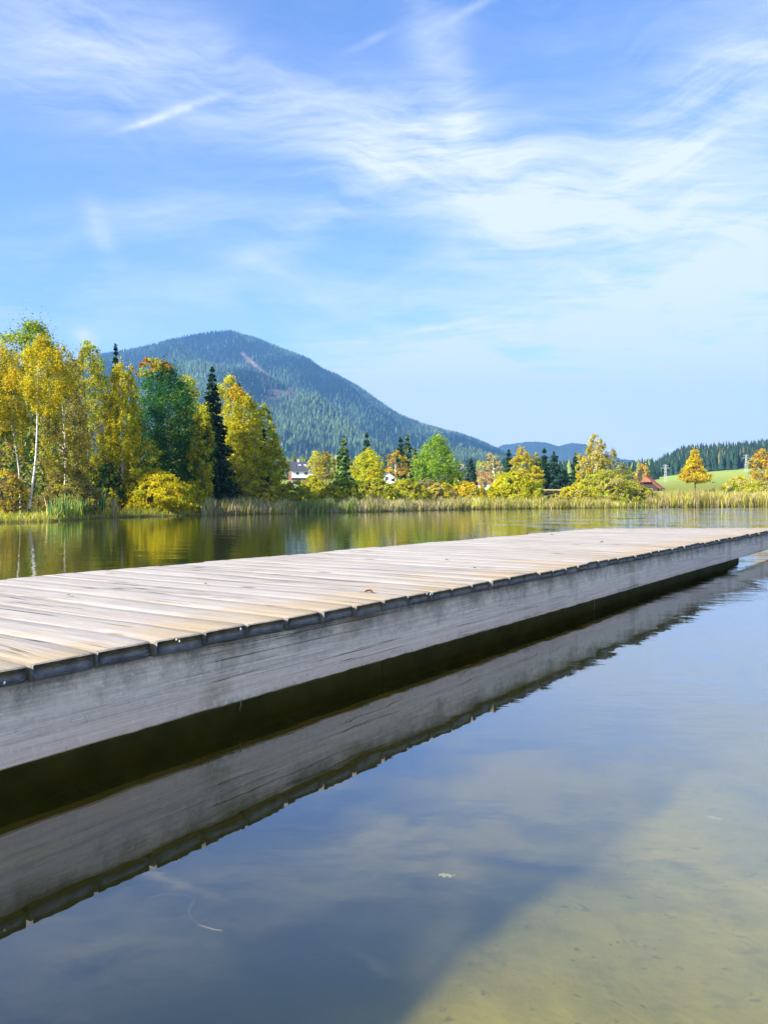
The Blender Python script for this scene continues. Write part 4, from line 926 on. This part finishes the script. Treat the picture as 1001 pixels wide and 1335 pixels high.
def house(label, x, ybase, d_, L, W, hw, rise, rz, wall, roof, gable=None, hip=0.0, wins=(), balcony=False, chim=(.2, .0), skylight=False, over=.6):
    """Ridge along local x; long side towards -y, gable ends at +-L/2."""
    p = P(x, ybase, d_); o = empty('house', p, label, 'house', rz=rz)
    m = MB(); a, b = L / 2, W / 2
    V_ = [(-a,-b,-3),(a,-b,-3),(a,b,-3),(-a,b,-3),(-a,-b,hw),(a,-b,hw),(a,b,hw),(-a,b,hw),(-a,0,hw+rise),(a,0,hw+rise)]
    m.add(V_, [(0,1,5,4),(2,3,7,6),(3,2,1,0)]); m.add(V_, [(1,2,6,9,5),(3,0,4,8,7)], 1 if gable else 0)
    m.build('wall', [wall, gable or wall], o)
    rm = MB(); e = over; th = .22; sl = rise / b
    ze = hw - e * sl; ar = a + e; cut = hip * ar
    def slab(sg):
        pts = [(-ar, sg*(b+e), ze), (ar, sg*(b+e), ze), (ar - cut, 0, hw+rise), (-ar + cut, 0, hw+rise)]
        vs_ = [(q[0], q[1], q[2] + .03) for q in pts] + [(q[0], q[1], q[2] + th) for q in pts]
        f = [(3,2,1,0),(4,5,6,7),(0,1,5,4),(1,2,6,5),(2,3,7,6),(3,0,4,7)]
        rm.add(vs_, f if sg < 0 else [t[::-1] for t in f])
    slab(-1); slab(1)
    if cut:
        for sg in (-1, 1):
            zc = hw + rise; yq = .45
            vs_ = [(sg*(ar - cut), 0, zc + th), (sg*(ar + .05), -b*yq, hw+rise*(1-yq)+th+.02), (sg*(ar + .05), b*yq, hw+rise*(1-yq)+th+.02), (sg*(ar-cut), 0, zc), (sg*(ar+.05), -b*yq, hw+rise*(1-yq)), (sg*(ar+.05), b*yq, hw+rise*(1-yq))]
            rm.add(vs_, [(0,1,2),(3,5,4),(1,4,5,2),(0,3,4,1),(2,5,3,0)])
    ro = rm.build('roof', roof, o)
    cm = MB(); cx_, cy_ = chim[0] * L, chim[1] * W; zc = hw + rise * (1 - abs(cy_) / b) - .3
    cm.box((cx_ - .3, cy_ - .3, zc), (cx_ + .3, cy_ + .3, hw + rise + .9)); cm.box((cx_ - .38, cy_ - .38, hw + rise + .9), (cx_ + .38, cy_ + .38, hw + rise + 1.02)); cm.build('chimney', wall, ro)
    if skylight:
        for q in (-.18, .02):
            k = MB(); yk = -b * .45; zk = hw + rise * .55 + th
            k.add([(q*L - .5, yk - .4, zk - .4*sl + .06), (q*L + .5, yk - .4, zk - .4*sl + .06), (q*L + .5, yk + .4, zk + .4*sl + .06), (q*L - .5, yk + .4, zk + .4*sl + .06)], [(0,1,2,3)])
            k.build('skylight', M_STEEL, ro)
    for (side, u, z, ww, wh) in wins:
        f = MB(); q = MB(); t = .08
        if side == 'y': f.box((u - ww/2 - t, -b - .06, z - t), (u + ww/2 + t, -b + .01, z + wh + t)); q.box((u - ww/2, -b - .09, z), (u + ww/2, -b - .055, z + wh))
        else:
            sg = -1 if side == '-x' else 1
            lo, hi = sorted((sg * (a + .06), sg * (a - .01))); f.box((lo, u - ww/2 - t, z - t), (hi, u + ww/2 + t, z + wh + t))
            lo, hi = sorted((sg * (a + .09), sg * (a + .055))); q.box((lo, u - ww/2, z), (hi, u + ww/2, z + wh))
        wo = f.build('window', M_RAIL if wall is M_DARKW else M_WALLW, o); q.build('pane', M_GLASS, wo)
    if balcony:
        k = MB(); k.box((-a, -b - 1.3, hw - 2.75), (a, -b - .02, hw - 2.6)); k.box((-a, -b - 1.3, hw - 2.6), (a, -b - 1.24, hw - 1.7))
        bo = k.build('balcony', M_WALLW, o)
        k = MB(); k.box((-a, -b - 1.2, hw - 3.55), (a, -b - .03, hw - 2.76)); k.build('balcony_beam', M_DARKW, bo)
    return o
house('white chalet with a dark grey roof and long balcony behind the shore bushes', 396, 634, 285, 9.6, 8.4, 5.6, 2.9, R(14), M_WALLW, M_ROOFG, gable=M_REDW, balcony=True, chim=(-.2, .0), skylight=True,
      wins=(('y', -2.8, 3.9, 1.0, 1.0), ('y', .2, 3.9, 1.2, 1.0), ('y', 3, 3.9, 1.0, 1.0), ('-x', 0, 4.2, 1.6, 1.3), ('y', -2.5, .8, 1.1, 1.2), ('y', 1.5, .8, 1.1, 1.2), ('-x', 1.9, 1, 1, 1.2)))
house('small white gabled house half hidden behind the orange birch', 507, 630, 190, 6, 3.6, 1.4, 1.3, R(80), M_WALLW, M_ROOFG, wins=(('-x', 0, .6, .7, .9), ('-x', 1.0, -1.2, .7, .9)))
house('white house with a narrow grey-roofed gable left of the red-roofed house', 604, 634, 205, 6.5, 3.6, 3.0, 1.6, R(100), M_WALLW, M_ROOFG, wins=(('-x', .4, 1.6, .5, 1.0), ('-x', -.7, -.6, .6, 1.0), ('y', 1, 1.0, .8, 1.0)))
house('white house with a red half-hipped roof behind the orange-gold bush', 637, 638, 195, 6.2, 5.0, 1.9, 2.2, R(-28), M_WALLW, M_ROOFR, hip=.22, gable=M_WALLW, wins=(('x', -.8, .4, .8, 1.0), ('x', .9, .4, .8, 1.0), ('x', 0, 2.3, .7, .8), ('y', 0, .4, .9, 1.0)))
house('dark timber house with a red half-hipped roof at the foot of the meadow', 845, 643, 160, 4.6, 4.2, 1.2, 1.75, R(62), M_DARKW, M_ROOFR, hip=.2, chim=(.1, .42), wins=(('-x', -.8, .1, .6, .7), ('-x', .8, .1, .6, .7), ('y', 0, .1, .7, .7)))

# ---------------------------------------------------------------- pylons, railing, path
def pylon(label, x, ytop, ybase, d_):
    p = P(x, ybase, d_); z0 = gz(p.x, p.y); hgt = H + (HY - ytop) * d_ / F - z0
    o = empty('power_pylon', (p.x, p.y, z0), label, 'pylon', 'lattice pylons on the meadow'); m = MB(); b, t = hgt * .075, hgt * .018; q = d_ * .00015
    cs = ((-1,-1),(1,-1),(1,1),(-1,1))
    for cx_, cy_ in cs: m.tube([(cx_*b, cy_*b, -.5), (cx_*t, cy_*t, hgt * .96)], q, 5)
    lv = 6
    for i in range(lv):
        z1, z2 = hgt * .96 * i / lv, hgt * .96 * (i + 1) / lv; w1, w2 = b + (t - b) * i / lv, b + (t - b) * (i + 1) / lv
        for k in range(4):
            (ax, ay), (bx, by) = cs[k], cs[(k + 1) % 4]
            m.tube([(ax*w1, ay*w1, z1), (bx*w2, by*w2, z2)], q * .6, 4); m.tube([(bx*w1, by*w1, z1), (ax*w2, ay*w2, z2)], q * .6, 4)
    m.build('mast', M_STEEL, o)
    for fz, fw in ((.78, .22), (.93, .15)):
        k = MB(); ww = hgt * fw
        for sg in (-1, 1):
            k.tube([(0, 0, hgt * fz), (sg * ww, 0, hgt * fz)], q * 1.1, 5); k.tube([(0, 0, hgt * (fz + .05)), (sg * ww, 0, hgt * fz)], q * .7, 4)
        cr = k.build('crossarm', M_STEEL, o)
        for sg in (-1, 1):
            j = MB(); j.tube([(sg * ww * .95, 0, hgt * fz), (sg * ww * .95, 0, hgt * (fz - .07))], q * .9, 5); j.build('insulator', M_STEEL, cr)
    return o
pylon('pale lattice pylon behind the right red-roofed house', 867, 605, 630, 330)
pylon('pale lattice pylon higher on the meadow by the spruce wood', 972, 592, 614, 470)

d_ = float(S(720)) + 22; o = empty('wooden_railing', P(720, 644, d_), 'low yellowish timber railing beside the spruce trio', 'railing')
sc = d_ / F; m = MB()
m.box((-17*sc, -.04, 4.6*sc), (16*sc, .04, 6.2*sc)); m.build('rail', M_RAIL, o)
m = MB(); m.box((-17*sc, -.03, 1.2*sc), (16*sc, .03, 2.4*sc)); m.build('rail', M_DARKW, o)
for q in (-16, -5, 6):
    m = MB(); m.box((q*sc - .07, .045, -6*sc), (q*sc + .07, .16, 6*sc)); m.build('post', M_DARKW, o)
m = MB(); m.tube([(15.5*sc, -.1, -6*sc), (15.5*sc, -.1, 9*sc)], [.13, .11], 8); m.build('end_post', M_RAIL, o)

m_path, g, out = material('pale_gravel'); principled(g, out, g.mix(g.noise(worldpos(g), 1.2), (.52, .47, .38), (.36, .32, .25)), .95)
xs = np.linspace(846, 1100, 60); V = []
for x in xs:
    for q in (18.0, 19.4):
        dd = float(S(x)) + q + .8 * math.sin(x * .03); X = (x - CX) * dd / F; V.append((X, dd, gz(X, dd) + .10))
ii = np.arange(59) * 2
tag(mesh_np('path', V, np.stack([ii, ii + 2, ii + 3, ii + 1], 1), m_path), 'pale gravel path at the foot of the meadow', kind='structure')

# ---------------------------------------------------------------- haze
m, g, out = material('blue_air'); pv = g.node('ShaderNodeVolumePrincipled')
pv.inputs['Color'].default_value = (.20, .48, .96, 1); pv.inputs['Density'].default_value = 1.75e-4; pv.inputs['Anisotropy'].default_value = 0.0
g.l.new(pv.outputs[0], out.inputs['Volume'])
hz = MB(); hz.box((-7800, -300, -3.4), (7800, 5050, 690)); tag(hz.build('haze', m), 'thin blue haze over the lake and mountains', kind='stuff')

# ---------------------------------------------------------------- render settings
cy = scene.cycles
cy.max_bounces = 8; cy.diffuse_bounces = 2; cy.glossy_bounces = 3; cy.transmission_bounces = 3; cy.transparent_max_bounces = 8; cy.volume_bounces = 0
cy.use_denoising = True; cy.caustics_reflective = False; cy.caustics_refractive = False; cy.sample_clamp_indirect = 6
